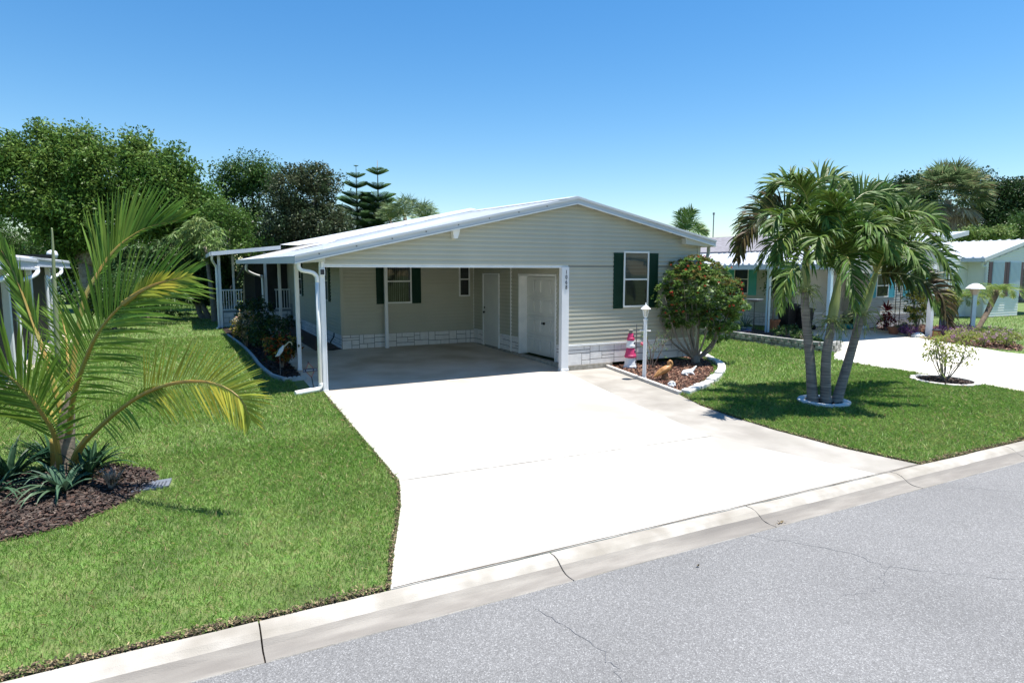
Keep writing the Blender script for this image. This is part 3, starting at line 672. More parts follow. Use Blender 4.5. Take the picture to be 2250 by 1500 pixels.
# posts
def post(x, y, z1, wd=.1, z0=None):
    m_ = MB(); z0 = g(y) + .006 if z0 is None else z0
    m_.box(x - wd / 2, x + wd / 2, y - wd / 2, y + wd / 2, z0, z1); m_.box(x - wd / 2 - .008, x + wd / 2 + .008, y - wd / 2 - .008, y + wd / 2 + .008, z0, z0 + .03)
    for dx in (-.03, .03): m_.box(x + dx - .004, x + dx + .004, y - wd / 2 - .004, y - wd / 2, z0 + .03, z1)
    m_.build('post', POSTM, house, bevel=.006)
post(2.37, 12.70, 2.5, .1); post(2.30, 15.4, 2.52, .09); post(2.87, 22.97, 2.8, .09); post(2.85, 27.0, 3.0, .1); post(3.0, 32.4, 3.0, .09); post(1.20, 27.4, 2.9, .1); post(1.9, 30.6, 3.0, .09); post(5.22, 18.2, 2.7, .09)
m_ = MB(); m_.box(7.85, 8.05, YF - .055, YF + .08, -.12, 2.36); m_.box(7.84, 8.06, YF - .065, YF + .09, -.12, -.06); m_.build('post', POSTM, house, bevel=.008)
# house number, stacked
nb = MB(); ztop = 2.285
for ch in '1068':
    cu = bpy.data.curves.new('n', 'FONT'); cu.body = ch; cu.size = .135; cu.extrude = .004; cu.align_x = 'CENTER'
    to = bpy.data.objects.new('n', cu); COL.objects.link(to); bpy.context.view_layer.update()
    me = bpy.data.meshes.new_from_object(to.evaluated_get(bpy.context.evaluated_depsgraph_get()))
    zt = max(v.co.y for v in me.vertices)
    nb.add([(7.965 + v.co.x * .8, YF - .062 - v.co.z, ztop - zt + v.co.y) for v in me.vertices], [tuple(p.vertices) for p in me.polygons]); ztop -= .118
    bpy.data.objects.remove(to)
nb.build('house_number', mat('number_black', (.015, .015, .03), .5), house)
# solar lamp and bracket
m_ = MB(); m_.box(2.315, 2.42, 12.60, 12.645, 2.17, 2.31); m_.box(2.35, 2.39, 12.62, 12.66, 2.31, 2.5); m_.build('solar_light', WHITE, house, bevel=.006)
m_ = MB(); m_.box(2.33, 2.405, 12.594, 12.60, 2.19, 2.29); m_.build('solar_panel', mat('solar_navy', (.01, .012, .04), .2), house)
m_ = MB(); m_.prism([(5.07, 3.18), (5.25, 3.22), (5.24, 3.1), (5.19, 2.95), (5.10, 2.95)], 12.57, 12.70, 0, 'y'); m_.build('bracket', WHITE, house)
# downspouts
def spout(pts, r=.038, parent=house, name='downspout', m=None):
    MB().tube(pts, r, 10, n=26).build(name, m or WHITE, parent, smooth=True)
m_ = MB(); m_.tube([(1.93, 12.6, 2.42), (1.93, 12.6, 2.33), (1.99, 12.6, 2.27), (2.1, 12.6, 2.25), (2.2, 12.61, 2.22), (2.26, 12.62, 2.15), (2.265, 12.62, 2.05)], .04, 10, n=22)
m_.tube([(2.265, 12.62, 2.1), (2.265, 12.62, .05)], .038, 10, n=3); m_.tube([(2.265, 12.62, .07), (2.265, 12.62, 0), (2.22, 12.6, -.05)], .042, 10, n=8)
m_.build('downspout', WHITE, house, smooth=True)
m_ = MB(); A, B_ = np.array([2.22, 12.6, -.05]), np.array([1.76, 12.47, -.075]); P_ = [A + (B_ - A) * i / 40 for i in range(41)]
m_.tube(P_[:14], .05, 12); m_.tube(P_[13:], [.052 if i % 2 else .06 for i in range(28)], 12); m_.build('drain_extension', mat('plastic_white', (.78, .78, .76), .4), house, smooth=False)
m_ = MB(); m_.tube([(2.0, 24.9, 2.5), (2.0, 24.9, 2.3), (2.3, 25.6, 2.15), (2.65, 26.7, 2.05), (2.72, 26.9, 1.9), (2.72, 26.9, .05)], .045, 8, n=30); m_.build('downspout', WHITE, house, smooth=True)
m_ = MB(); m_.tube([(.95, 26.8, 2.85), (.95, 26.9, 2.7), (1.0, 27.1, 2.6), (1.08, 27.3, 2.45), (1.1, 27.35, 2.3), (1.1, 27.35, .2), (1.1, 27.3, .08), (1.0, 26.9, .05)], .045, 8, n=40); m_.build('downspout', WHITE, house, smooth=True)
m_ = MB(); m_.tube([(12.42, 12.66, 2.9), (12.42, 12.67, 2.72), (12.36, 12.69, 2.6), (12.22, 12.72, 2.5), (12.2, 12.73, 2.4), (12.2, 12.73, .0)], .045, 10, n=40); m_.build('downspout', MATS['corner_trim_beige'], house, smooth=True)
# porch: deck, steps, railings, rear wall and panel coloured dark for the porch shade
m_ = MB(); m_.box(1.25, 3.96, 28.0, 34, .0, .62); m_.box(1.9, 3.5, 27.6, 28.0, .0, .42); m_.box(1.95, 3.5, 27.2, 27.6, 0, .21); m_.build('porch_deck', mat('deck_grey', (.3, .31, .31), .7, (.24, .25, .25), 5), house)
m_ = MB(); 
F_ = ((0, 27.99, 0), (1, 0, 0), (0, -1, 0)); stone(m_, F_, 1.3, 3.9, 0, .6, 41); stone(m_, ((0, 27.59, 0), (1, 0, 0), (0, -1, 0)), 1.95, 3.45, 0, .19, 42)
m_.build('stone_skirting', [STONE, SJOINT], house)
def railing(a, b_, z0, z1, n):
    m_ = MB(); a, b_ = np.array(a, float), np.array(b_, float)
    for z in (z0, z1): m_.tube([(*a, z), (*b_, z)], .028, 4)
    for i in range(n): p = a + (b_ - a) * (i + .5) / n; m_.box(p[0] - .013, p[0] + .013, p[1] - .013, p[1] + .013, z0, z1)
    m_.build('railing', WHITE, house)
railing((1.3, 28.05), (2.05, 28.05), .7, 1.5, 8); railing((3.3, 28.05), (3.93, 28.05), .7, 1.5, 6); railing((1.28, 28.1), (1.28, 33.5), .7, 1.5, 30)
m_ = MB(); siding(m_, ((0, 34, 0), (1, 0, 0), (0, -1, 0)), lambda v: (2.6, 3.96), .62, 2.9); m_.box(2.6, 3.96, 34, 34.1, 0, 3, 0); m_.build('wall', mat('porch_siding_shade', (.16, .17, .15), .6), house)  # siding colour darkened for the shade under the porch roof
m_ = MB(); m_.box(2.62, 3.94, 28.9, 28.93, .64, 2.9); m_.build('porch_shade_panel', ROOMDARK, house)  # near-black panel added to stand in for the porch's deep shade
m_ = MB(); m_.tube([(3.72, 18.36, .5), (3.7, 18.34, .38), (3.6, 18.3, .22), (3.75, 18.28, .1), (3.6, 18.25, .04), (3.45, 18.2, .06), (3.6, 18.1, .05), (3.8, 18.2, .05)], .02, 6, n=30); 
tag(m_.build('garden_hose', mat('rubber_black', (.02, .02, .02), .5), smooth=True), 'coiled black garden hose hanging at the outer corner of the carport back wall', 'hose')
# ================================================================== NEIGHBOUR HOUSE (right), left house, far right house
CREAM = mat('cream_siding', (.5, .485, .43), .5, (.47, .455, .4), 1.5)
CYAN = mat('shutter_turquoise', (.06, .42, .40), .5, (.08, .46, .43), 4)
CYAN2 = mat('shutter_sky_blue', (.07, .42, .52), .5)
nh = thing('house', (24, 17, 0), 'cream neighbour house with turquoise shutters and ribbed white metal carport roof behind the three palms', 'house')
FN = ((21.4, 17.1, 0), (0, 1, 0), (-1, 0, 0))
m_ = MB(); siding(m_, FN, lambda v: (0, 9), .55, 2.6); m_.box(21.4, 21.5, 17.1, 30, 0, 2.9, 0); m_.build('wall', [CREAM], nh)
FNb = ((21.4, 17.1, 0), (1, 0, 0), (0, -1, 0))
m_ = MB(); siding(m_, FNb, lambda v: (0, 3.0), .55, 2.8); m_.box(21.42, 24.4, 17.11, 17.2, 0, 2.9, 0); m_.build('wall', [CREAM], nh)
FNf = ((24.4, 16.05, 0), (1, 0, 0), (0, -1, 0))
m_ = MB(); siding(m_, FNf, lambda v: (0, 4.6), .5, 2.9); m_.box(24.4, 29, 16.06, 16.15, 0, 2.95, 0); siding(m_, ((24.4, 17.1, 0), (0, -1, 0), (-1, 0, 0)), lambda v: (0, 1.05), .5, 2.8)
m_.build('wall', [CREAM], nh)
m_ = MB(); stone(m_, FN, 0, 6, 0, .55, 51); stone(m_, FNb, 0, 3, 0, .55, 52); stone(m_, FNf, 0, 4.6, -.05, .48, 53); m_.build('stone_skirting', [mat('skirting_pinkish', (.6, .55, .53), .85, (.66, .62, .6), 6), SJOINT], nh)
m_ = MB(); m_.fb(FNf, 0, 4.6, .48, .56, .0, .04); m_.fb(FNb, 0, 3, .55, .59, 0, .03); m_.build('skirting_cap', WHITE, nh)
window(nh, FN, 2.3, 3.1, 1.3, 2.55, CYAN, None, False, .42, sv=(1.25, 2.5)); window(nh, FN, .35, 1.05, 1.3, 2.55, CYAN, None, False, .3)
window(nh, FNf, .5, 1.3, 1.2, 2.15, CYAN2, None, True, .42); window(nh, FNf, 2.75, 3.55, 1.2, 2.15, CYAN2, None, True, .42)
m_ = MB(); m_.fb(FNb, 1.9, 2.8, .05, 2.1, .0, .04); d_ = m_.build('door', DOORM, nh); m_ = MB(); m_.ell(np.array([23.45, 17.0, 1.05]), (.04, .04, .04)); m_.build('handle', MATS['dark_bronze'], d_)
m_ = MB(); m_.box(28.95, 29.05, 16.05, 30, 0, 3, 0); m_.build('wall', CREAM, nh)
# ribbed metal roof, eave along Y at X=18.8
RIB = mat('metal_roof_rib', (.5, .53, .57), .4, (.44, .47, .52), 3)
def ribroof(parent, xe, ze, xr, zr, y0, y1, rib=.3, name='carport_roof', h=.06):
    m_ = MB(); zz = lambda x: ze + (zr - ze) * (x - xe) / (xr - xe)
    slabquad(m_, [(xe, y0, ze), (xr, y0, zr), (xr, y1, zr), (xe, y1, ze)], .05)
    y = y0
    while y < y1:
        v = [(xe, y, ze + .001), (xe, y + .05, ze + h), (xe, y + .10, ze + h), (xe, y + .15, ze + .001), (xr, y, zr + .001), (xr, y + .05, zr + h), (xr, y + .10, zr + h), (xr, y + .15, zr + .001)]
        m_.add(v, [(0, 1, 5, 4), (1, 2, 6, 5), (2, 3, 7, 6), (0, 3, 2, 1)]); y += rib
    return m_.build(name, RIB, parent)
ribroof(nh, 18.75, 2.5, 21.9, 3.05, 13.35, 21.5, .3)
m_ = MB(); slabquad(m_, [(21.9, 13.35, 3.05), (26.0, 13.35, 3.75), (26.0, 16.2, 3.75), (21.9, 16.2, 3.05)], .05); m_.build('carport_roof', RIB, nh)
m_ = MB(); slabquad(m_, [(21.3, 20.5, 3.18), (21.9, 16.0, 3.12), (25.6, 16.0, 4.0), (25.6, 32, 4.15), (21.3, 32, 3.18)][1:] , .08)
slabquad(m_, [(25.6, 16.0, 4.0), (29.4, 16, 3.1), (29.4, 32, 3.1), (25.6, 32, 4.15)], .08)
m_.build('roof', mat('shingle_mauve', (.17, .16, .17), .95, (.25, .24, .26), 5, 4, streak=(1, 1, 3), bump=.4), nh)
m_ = MB(); slabquad(m_, [(20.9, 21.5, 2.9), (21.95, 21.5, 3.14), (21.95, 30, 3.14), (20.9, 30, 2.9)], .05); slabquad(m_, [(18.75, 21.5, 2.5), (20.9, 21.5, 2.9), (20.9, 30, 2.9), (18.75, 30, 2.5)], .04); m_.build('roof_flashing', RIB, nh)
m_ = MB(); m_.box(18.70, 18.75, 13.32, 30, 2.32, 2.50); m_.build('gutter', FASC, nh)
m_ = MB(); m_.prism([(18.75, 2.5), (26.0, 3.76), (26.0, 3.6), (18.75, 2.33)], 13.31, 13.35, 0, 'y'); m_.build('fascia', FASC, nh)
m_ = MB(); m_.box(18.75, 24.4, 13.36, 13.45, 2.2, 2.36); m_.prism([(19, 2.36), (24.4, 2.36), (24.4, 3.4), (19, 2.5)], 13.38, 13.42, 0, 'y'); m_.build('beam', CREAM, nh)
PBL = mat('post_pale_blue', (.5, .66, .75), .45)
for x, y, mm in ((19.48, 16.7, PBL), (18.85, 13.7, PBL), (17.9, 19.9, PBL)): 
    x = max(x, 18.85); MB().box(x - .06, x + .06, y - .06, y + .06, g(y), 2.45).build('post', mm, nh, bevel=.008)
MB().box(23.57, 23.75, 13.1, 13.26, g(13), 2.5).build('post', POSTM, nh, bevel=.01)
# far right house
fh = thing('house', (37, 17, 0), 'far white sided house at the right edge with purple trimmed windows and metal roof', 'house')
FH = ((33.3, 17.0, 0), (1, 0, 0), (0, -1, 0))
m_ = MB(); siding(m_, ((34.9, 17.0, 0), (1, 0, 0), (0, -1, 0)), lambda v: (0 if v < 2.7 else (v - 2.7) / .235, 3.3 if v < 2.4 else 7.2 - max(0, (v - 2.7)) / .235), .0, 3.6, lap=.13)
siding(m_, ((33.0, 17.8, 0), (1, 0, 0), (0, -1, 0)), lambda v: (0, 1.9), .0, 2.9, lap=.13); m_.box(33, 34.9, 17.81, 17.9, 0, 2.9); m_.box(34.9, 38.2, 17.01, 17.1, 0, 2.9)
m_.box(34.88, 34.98, 17.02, 26, 0, 2.9); m_.box(38.1, 38.2, 17.1, 26, 0, 2.9); m_.prism([(35, 2.4), (42, 2.4), (42, 2.75), (38.4, 3.68), (35, 2.8)], 17.03, 17.1, 0, 'y')
m_.build('wall', mat('far_white_siding', (.7, .71, .68), .5), fh)
PUR = mat('shutter_purple', (.12, .05, .075), .5); LBL = mat('storm_shutter_blue', (.5, .6, .7), .4)
for a in (.55, 2.15):
    F_ = ((34.9, 17.0, 0), (1, 0, 0), (0, -1, 0)); b = MB(); b.fb(F_, a, a + 1.05, 1.0, 2.75, 0, .06)
    for i in range(9): b.fb(F_, a + .03 + i * .113, a + .09 + i * .113, 1.0, 2.7, .06, .09)
    w_ = b.build('window', LBL, fh)
    for q in (a - .3, a + 1.06): b = MB(); b.fb(F_, q, q + .28, 1.0, 2.72, 0, .05); b.build('shutter', PUR, fh)
def roofx(parent, xe, ze, xr, zr, y0, y1): ribroof(parent, xe, ze, xr, zr, y0, y1, .42, 'roof', .05)
roofx(fh, 34.3, 2.92, 38.4, 3.88, 16.8, 25); m_ = MB(); slabquad(m_, [(38.4, 16.8, 3.88), (42.5, 16.8, 2.92), (42.5, 25, 2.92), (38.4, 25, 3.88)], .05); m_.build('roof', RIB, fh)
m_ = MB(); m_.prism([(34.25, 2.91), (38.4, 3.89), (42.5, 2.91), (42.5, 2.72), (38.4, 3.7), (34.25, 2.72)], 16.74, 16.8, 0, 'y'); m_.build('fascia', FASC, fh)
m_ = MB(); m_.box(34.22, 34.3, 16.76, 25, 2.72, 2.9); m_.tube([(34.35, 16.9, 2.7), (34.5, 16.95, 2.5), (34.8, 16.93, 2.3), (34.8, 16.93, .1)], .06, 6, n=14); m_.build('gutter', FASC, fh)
m_ = MB(); slabquad(m_, [(34.4, 25, 3.0), (38.6, 25, 4.0), (38.6, 34, 4.0), (34.4, 34, 3.0)], .06); slabquad(m_, [(38.6, 25, 4.0), (43, 25, 3.0), (43, 34, 3.0), (38.6, 34, 4.0)], .06); m_.build('roof', RIB, fh)
# left neighbour: two awnings with posts and downspouts, patio screen coloured dark for its shaded interior
lh = thing('house', (-4, 16, 0), 'neighbouring white awning house at the left edge half hidden behind the coconut palm fronds', 'house')
xL = -3.05
def lx(y): return -2.62 - (y - 12.6) * .06
m_ = MB()
slabquad(m_, [(lx(11), 11, 2.50), (-9, 11, 3.3), (-9, 17.4, 3.3), (lx(17.4), 17.4, 2.53)][::-1], .05); m_.build('roof', METALW, lh)
m_ = MB(); slabquad(m_, [(lx(17.4) - .1, 17.4, 2.55), (-9, 17.4, 3.25), (-9, 27, 3.3), (lx(27) - .1, 27, 2.62)][::-1], .05); m_.build('roof', METALW, lh)
for (ya, yb, dx, z) in ((11, 17.38, 0, 2.505), (17.42, 27, -.1, 2.58)):
    m_ = MB()
    for (z0, z1, o_) in ((-.2, -.05, 0), (-.05, .0, .03), (-.22, -.19, .03)):
        m_.add([(lx(ya) + dx + o_, ya, z + z0), (lx(yb) + dx + o_, yb, z + z0), (lx(yb) + dx + o_, yb, z + z1), (lx(ya) + dx + o_, ya, z + z1)] +
               [(lx(ya) + dx - .04, ya, z + z0), (lx(yb) + dx - .04, yb, z + z0), (lx(yb) + dx - .04, yb, z + z1), (lx(ya) + dx - .04, ya, z + z1)],
               [(0, 1, 2, 3), (7, 6, 5, 4), (0, 4, 5, 1), (3, 2, 6, 7), (0, 3, 7, 4), (1, 5, 6, 2)])
    m_.build('gutter', FASC, lh)
for y in (12.1, 15.4, 18.6, 22.5):
    x = lx(y) - .32; MB().box(x - .06, x + .06, y - .06, y + .06, 0 + g(y), 2.5).build('post', POSTM, lh, bevel=.008)
for y in (15.9, 21.0, 12.6):
    x = lx(y); m_ = MB(); m_.tube([(x + .0, y + .9, 2.35), (x, y + .85, 2.22), (x - .08, y + .5, 2.12), (x - .2, y + .15, 2.05), (x - .22, y, 1.95), (x - .22, y, .05)], .045, 9, n=34); m_.build('downspout', POSTM, lh, smooth=True)
m_ = MB(); m_.add([(lx(11) - .8, 11, -.2), (lx(30) - .8, 30, -.2), (lx(30) - .8, 30, 2.5), (lx(11) - .8, 11, 2.5)], [(0, 1, 2, 3)]); m_.box(-9, lx(30) - .8, 29.9, 30, 0, 2.9); m_.build('wall', mat('screen_shade', (.018, .02, .022), .8), lh)  # screen sheet coloured near black for the shade inside the patio
m_ = MB(); m_.box(-5.5, -3.25, 11, 27, -.2, .02); m_.build('patio_slab', CONCP, lh)
m_ = MB(); m_.lathe((-4.6, 30.5, 2.75), [(.05, 0), (.16, .03), (.2, .15), (.16, .28), (.05, .34)], 14); m_.tube([(-4.6, 30.5, 2.4), (-4.6, 30.5, 2.8)], .08, 8); m_.build('roof_vent', MATS['post_white'], lh, smooth=True)
# distant roof at the left, mast
dh = thing('house', at(46, 560, 60) * [1, 1, 0], 'distant grey roofed house seen between the trees at far left', 'house')
c0 = at(60, 548, 60)
m_ = MB(); m_.prism([(c0[0] - 4, 2.6), (c0[0] + 5, 2.6), (c0[0] + 1, 4.2), (c0[0], 4.2)], c0[1], c0[1] + 8, 0, 'y'); m_.build('roof', SHING, dh)
m_ = MB(); m_.box(c0[0] - 3.6, c0[0] + 4.6, c0[1] + .3, c0[1] + 7.7, 0, 2.62); m_.build('wall', CREAM, dh)
mp = at(1566, 540, 42); m_ = MB(); m_.tube([(mp[0], mp[1], 0), (mp[0], mp[1], at(1566, 472, 42)[2])], .035, 6); m_.tube([(mp[0], mp[1], at(1566, 472, 42)[2] - .02), (mp[0], mp[1], at(1566, 468, 42)[2])], .07, 6)
tag(m_.build('mast', mat('mast_grey', (.22, .24, .26), .5)), 'thin grey mast rising behind the neighbour shingle roof', 'mast')
# ================================================================== SMALL THINGS
WP = mat('lamp_white', (.82, .83, .84), .4)
# lamp post in the front bed
L_ = (9.06, 11.08, g(11)); lp = thing('lamp_post', L_, 'white lamp post with small glass lantern standing in the mulch bed by the driveway', 'lamp post')
m_ = MB(); x, y, z = L_; m_.lathe((x, y, z), [(.055, 0), (.055, .04), (.045, .05), (.04, .6), (.04, 1.32), (.05, 1.33), (.05, 1.36), (.025, 1.37), (.025, 1.40)], 14); m_.build('pole', WP, lp, smooth=False)
m_ = MB(); m_.tube([(x - .12, y + .02, z + 1.11), (x + .12, y - .02, z + 1.09)], .011, 6); m_.ell((x - .12, y + .02, z + 1.11), (.017,) * 3); m_.ell((x + .12, y - .02, z + 1.09), (.017,) * 3); m_.build('ladder_bar', WP, lp, smooth=True)
m_ = MB(); m_.lathe((x, y, z + 1.40), [(.035, 0), (.05, .01), (.05, .02)], 6)
for i in range(6):
    a = math.pi * i / 3; m_.tube([(x + .045 * math.cos(a), y + .045 * math.sin(a), z + 1.42), (x + .075 * math.cos(a), y + .075 * math.sin(a), z + 1.58)], .006, 4)
m_.build('lantern_frame', WP, lp)
m_ = MB(); m_.lathe((x, y, z + 1.42), [(.038, 0), (.068, .16)], 6); m_.build('lantern_glass', mat('lamp_glass', (.6, .58, .5), .2), lp)
m_ = MB(); m_.lathe((x, y, z + 1.575), [(.10, 0), (.115, .01), (.06, .06), (.03, .085), (.012, .1), (.016, .12), (.004, .15)], 12); m_.build('cap', WP, lp, smooth=False)
# stacked pot lighthouse
PK = mat('paint_pink', (.55, .035, .14), .45, (.6, .05, .17), 6); PWt = mat('paint_pot_white', (.8, .82, .84), .5); NAVY = mat('paint_navy', (.02, .03, .09), .5)
z = g(12.4) + .01; x, y = 9.66, 12.36
lt = thing('garden_lighthouse', (x, y, z), 'pink and white lighthouse made of stacked upturned pots beside the skirting', 'ornament')
zz = z
for nm, mm, r0, r1, h in (('bottom_pot', PWt, .165, .12, .27), ('red_pot', PK, .145, .095, .25), ('middle_pot', PWt, .11, .085, .18), ('top_pot', PK, .092, .06, .18)):
    m_ = MB(); m_.lathe((x, y, zz), [(r0 * .95, 0), (r0 * 1.0, .012), (r0 * 1.0, .06), (r0 * .92, .068), (r1, h - .01), (r1 * .9, h)], 22); m_.build(nm, mm, lt, smooth=False)
    b = MB(); d = np.array([.45, -.89, 0]); c = np.array([x, y, zz + h * .62]) + d * (r0 + r1) * .49; b.ell(c, (.018, .018, .028), k=8, l=6); b.build('painted_window', NAVY, lt)
    zz += h - .005
m_ = MB(); m_.lathe((x, y, zz), [(.045, 0), (.045, .06), (.065, .065), (.065, .085), (.03, .1)], 12); m_.build('lantern', mat('weathered_grey', (.2, .2, .18), .7), lt)
# pelican
BR = mat('pelican_brown', (.36, .17, .06), .5, (.5, .27, .1), 12)
px_, py_ = 9.33, 10.7; z = g(10.7) + .02
pc = thing('pelican_statue', (px_, py_, z), 'brown pelican statue perched on a short stump in the mulch bed', 'statue')
m_ = MB(); fwd = np.array([math.cos(R(-20)), math.sin(R(-20)), 0]); U3 = np.array([0, 0, 1.]); S3 = np.cross(U3, fwd)
def Q(a, b_, c=0): return np.array([px_, py_, z]) + fwd * a + U3 * b_ + S3 * c
m_.tube([Q(-.2, .12), Q(-.13, .165), Q(-.04, .22), Q(.05, .27), Q(.10, .33), Q(.075, .38), Q(.085, .42)], [.012, .05, .085, .08, .042, .032, .03], 12, n=26)
m_.ell(Q(.11, .425), (.045, .032, .034), k=12, l=8)
m_.tube([Q(.14, .42), Q(.16, .36), Q(.145, .28), Q(.125, .22)], [.028, .026, .016, .004], 8, n=12, squash=.6)
for sg in (-1, 1): m_.tube([Q(.06, .29, sg * .06), Q(-.04, .23, sg * .085), Q(-.16, .14, sg * .06), Q(-.25, .08, sg * .03)], [.03, .05, .035, .006], 8, n=14, squash=.45)
m_.build('pelican', BR, pc, smooth=True)
m_ = MB(); m_.lathe((px_, py_, z), [(.085, 0), (.09, .04), (.075, .1), (.07, .15), (.06, .16)], 12); m_.build('stump', mat('stump_brown', (.26, .13, .06), .7, (.16, .08, .04), 20, bump=.6), pc, smooth=True)
# white reclining ornament, white coral rock
ST = mat('white_stone', (.62, .66, .68), .8, (.74, .76, .76), 14, bump=.8, bscale=60)
m_ = MB(); q0 = np.array([10.05, 10.95, g(11) + .07]); m_.tube([q0, q0 + [.12, .05, .01], q0 + [.28, .1, .0], q0 + [.42, .12, .03], q0 + [.55, .12, .13]], [.02, .07, .075, .05, .012], 10, n=22, squash=.8)
for a in (.12, .34): m_.tube([q0 + [a, .05, 0], q0 + [a + .02, -.06, -.06]], [.03, .02], 6, n=4)
tag(m_.build('stone_ornament', ST, smooth=True, origin=q0), 'white stone reclining animal ornament behind the pelican statue', 'ornament')
m_ = MB(); m_.ell((8.98, 10.08, g(10) + .06), (.095, .075, .085), k=12, l=8, jit=.3, seed=5); tag(m_.build('coral_rock', ST, origin=(8.98, 10.08, g(10))), 'small white coral rock at the near tip of the mulch bed', 'rock')
# timber edging, curved border stones
ED = mat('edging_concrete', (.5, .47, .43), .9, (.6, .57, .53), 9, bump=.5)
ept = [(9.24, 12.92), (9.04, 11.75), (8.84, 10.6), (8.64, 9.44)]
for i in range(3):
    (x0, y0), (x1, y1) = ept[i], ept[i + 1]; d = np.array([x1 - x0, y1 - y0]); d /= np.linalg.norm(d); n = np.array([d[1], -d[0]]) * .045
    a = np.array([x0, y0]) + d * .008; b_ = np.array([x1, y1]) - d * .008; zt = lambda X, Y: g(Y) + .075
    o = MB().prism([tuple(a + n), tuple(b_ + n), tuple(b_ - n), tuple(a - n)], lambda X, Y: g(Y) - .03, zt).build('edging_beam', ED, bevel=.008, origin=gnd(*a))
    tag(o, ['straight concrete edging beam nearest the house wall', 'middle straight concrete edging beam beside the white lamp post', 'straight concrete edging beam at the near tip of the bed'][i], 'edging', 'straight edging between driveway and mulch bed')
STW = mat('border_stone_white', (.74, .73, .71), .85, (.6, .58, .55), 7, 4, bump=.7, bscale=50)
bp = catmull([(8.70, 9.42), (9.65, 9.82), (10.6, 10.45), (11.5, 11.15), (12.15, 11.9), (12.65, 12.85), (12.95, 13.6)], 300)[:, :2] if False else catmull([(8.72, 9.40, 0), (9.65, 9.84, 0), (10.6, 10.45, 0), (11.5, 11.15, 0), (12.15, 11.9, 0), (12.65, 12.85, 0), (12.95, 13.6, 0)], 300)[:, :2]
sl = np.concatenate([[0], np.cumsum(np.linalg.norm(np.diff(bp, axis=0), axis=1))]); nst = 20; LS = sl[-1] / nst
def bpos(s): return np.array([np.interp(s, sl, bp[:, 0]), np.interp(s, sl, bp[:, 1])])
for i in range(nst):
    a, b_ = bpos(i * LS + .016), bpos((i + 1) * LS - .016); d = (b_ - a) / np.linalg.norm(b_ - a); n = np.array([d[1], -d[0]]); rr = random.Random(i)
    w0 = .095 + rr.uniform(-.012, .012); zt = rr.uniform(.075, .108)
    m_ = MB().prism([tuple(a + n * w0), tuple(b_ + n * w0), tuple((b_ - d * .03) - n * w0), tuple((a + d * .03) - n * w0)], lambda X, Y: g(Y) - .03, lambda X, Y: g(Y) + zt)
    o = m_.build('border_stone', STW, bevel=.014, origin=gnd(*((a + b_) / 2)))
    tag(o, ORDW[i] + ' white border stone of the curved mulch bed edge counting from the driveway tip', 'border stone', 'white stones curving round the front mulch bed')
# palm ring segments, shrub ring stones
def ring(c, n, wd, h, mt, name, label, group, ex=1, gap=.02):
    for i in range(n):
        a0 = 2 * math.pi * i / n + gap; a1 = 2 * math.pi * (i + 1) / n - gap; k = 5; out = []; inn = []
        for j in range(k + 1):
            a = a0 + (a1 - a0) * j / k; e = 1 + (.06 * math.sin(math.pi * j / k))
            out.append((c[0] + (c[2] + wd) * e * ex * math.cos(a), c[1] + (c[2] + wd) * e * math.sin(a))); inn.append((c[0] + c[2] * ex * math.cos(a), c[1] + c[2] * math.sin(a)))
        m_ = MB().prism(out + inn[::-1], lambda X, Y: g(Y) - .02, lambda X, Y: g(Y) + h)
        tag(m_.build(name, mt, bevel=.012, origin=gnd(*out[2])), label % ORDW[i], 'edging', group)
ring(PRING, 6, .12, .07, STW, 'ring_stone', '%s white ring segment round the three palms, anticlockwise from the far right', 'white ring segments round the palms')
ring(SRING, 12, .1, .06, mat('border_stone_grey', (.45, .43, .4), .9, (.56, .54, .5), 8, bump=.6), 'ring_stone', '%s grey white edging stone round the sparse shrub, anticlockwise from the far right', 'edging stones round the sparse shrub')
# left bed edging
SCAL = mat('scallop_grey', (.33, .36, .36), .9, (.42, .44, .44), 8, bump=.5)
lp_ = catmull([(1.78, 14.1, 0), (1.62, 14.5, 0), (1.5, 16.0, 0), (1.48, 17.5, 0), (1.40, 20.7, 0), (1.22, 24, 0)], 200)[:, :2]
sl2 = np.concatenate([[0], np.cumsum(np.linalg.norm(np.diff(lp_, axis=0), axis=1))]); nn_ = 16; L2 = sl2[-1] / nn_
for i in range(nn_):
    f_ = lambda s: np.array([np.interp(s, sl2, lp_[:, 0]), np.interp(s, sl2, lp_[:, 1])])
    a, b_ = f_(i * L2 + .005), f_((i + 1) * L2 - .005); d = (b_ - a) / np.linalg.norm(b_ - a); n = np.array([d[1], -d[0]]) * .035
    o = MB().prism([tuple(a + n), tuple(b_ + n), tuple(b_ - n), tuple(a - n)], lambda X, Y: g(Y) - .03, lambda X, Y: g(Y) + .09).build('edging_block', SCAL, bevel=.012, origin=gnd(*a))
    tag(o, ORDW[i] + ' grey edging block along the croton bed counting from the near scalloped end', 'edging', 'edging blocks along the croton bed')
for i in range(5):
    c = np.array([1.80 + i * .095, 14.05 + i * .015]); m_ = MB()
    m_.prism([(c[0] + .052 * math.cos(a), g(14) + .05 + .055 * math.sin(a)) for a in np.linspace(0, math.pi, 12)] + [(c[0] - .052, g(14) - .03), (c[0] + .052, g(14) - .03)], c[1] - .025, c[1] + .025, 0, 'y')
    tag(m_.build('scalloped_edging', SCAL, bevel=.006, origin=gnd(*c)), ORDW[i] + ' round topped scalloped edging piece from the left at the croton bed end', 'edging', 'scalloped edging at the end of the croton bed')
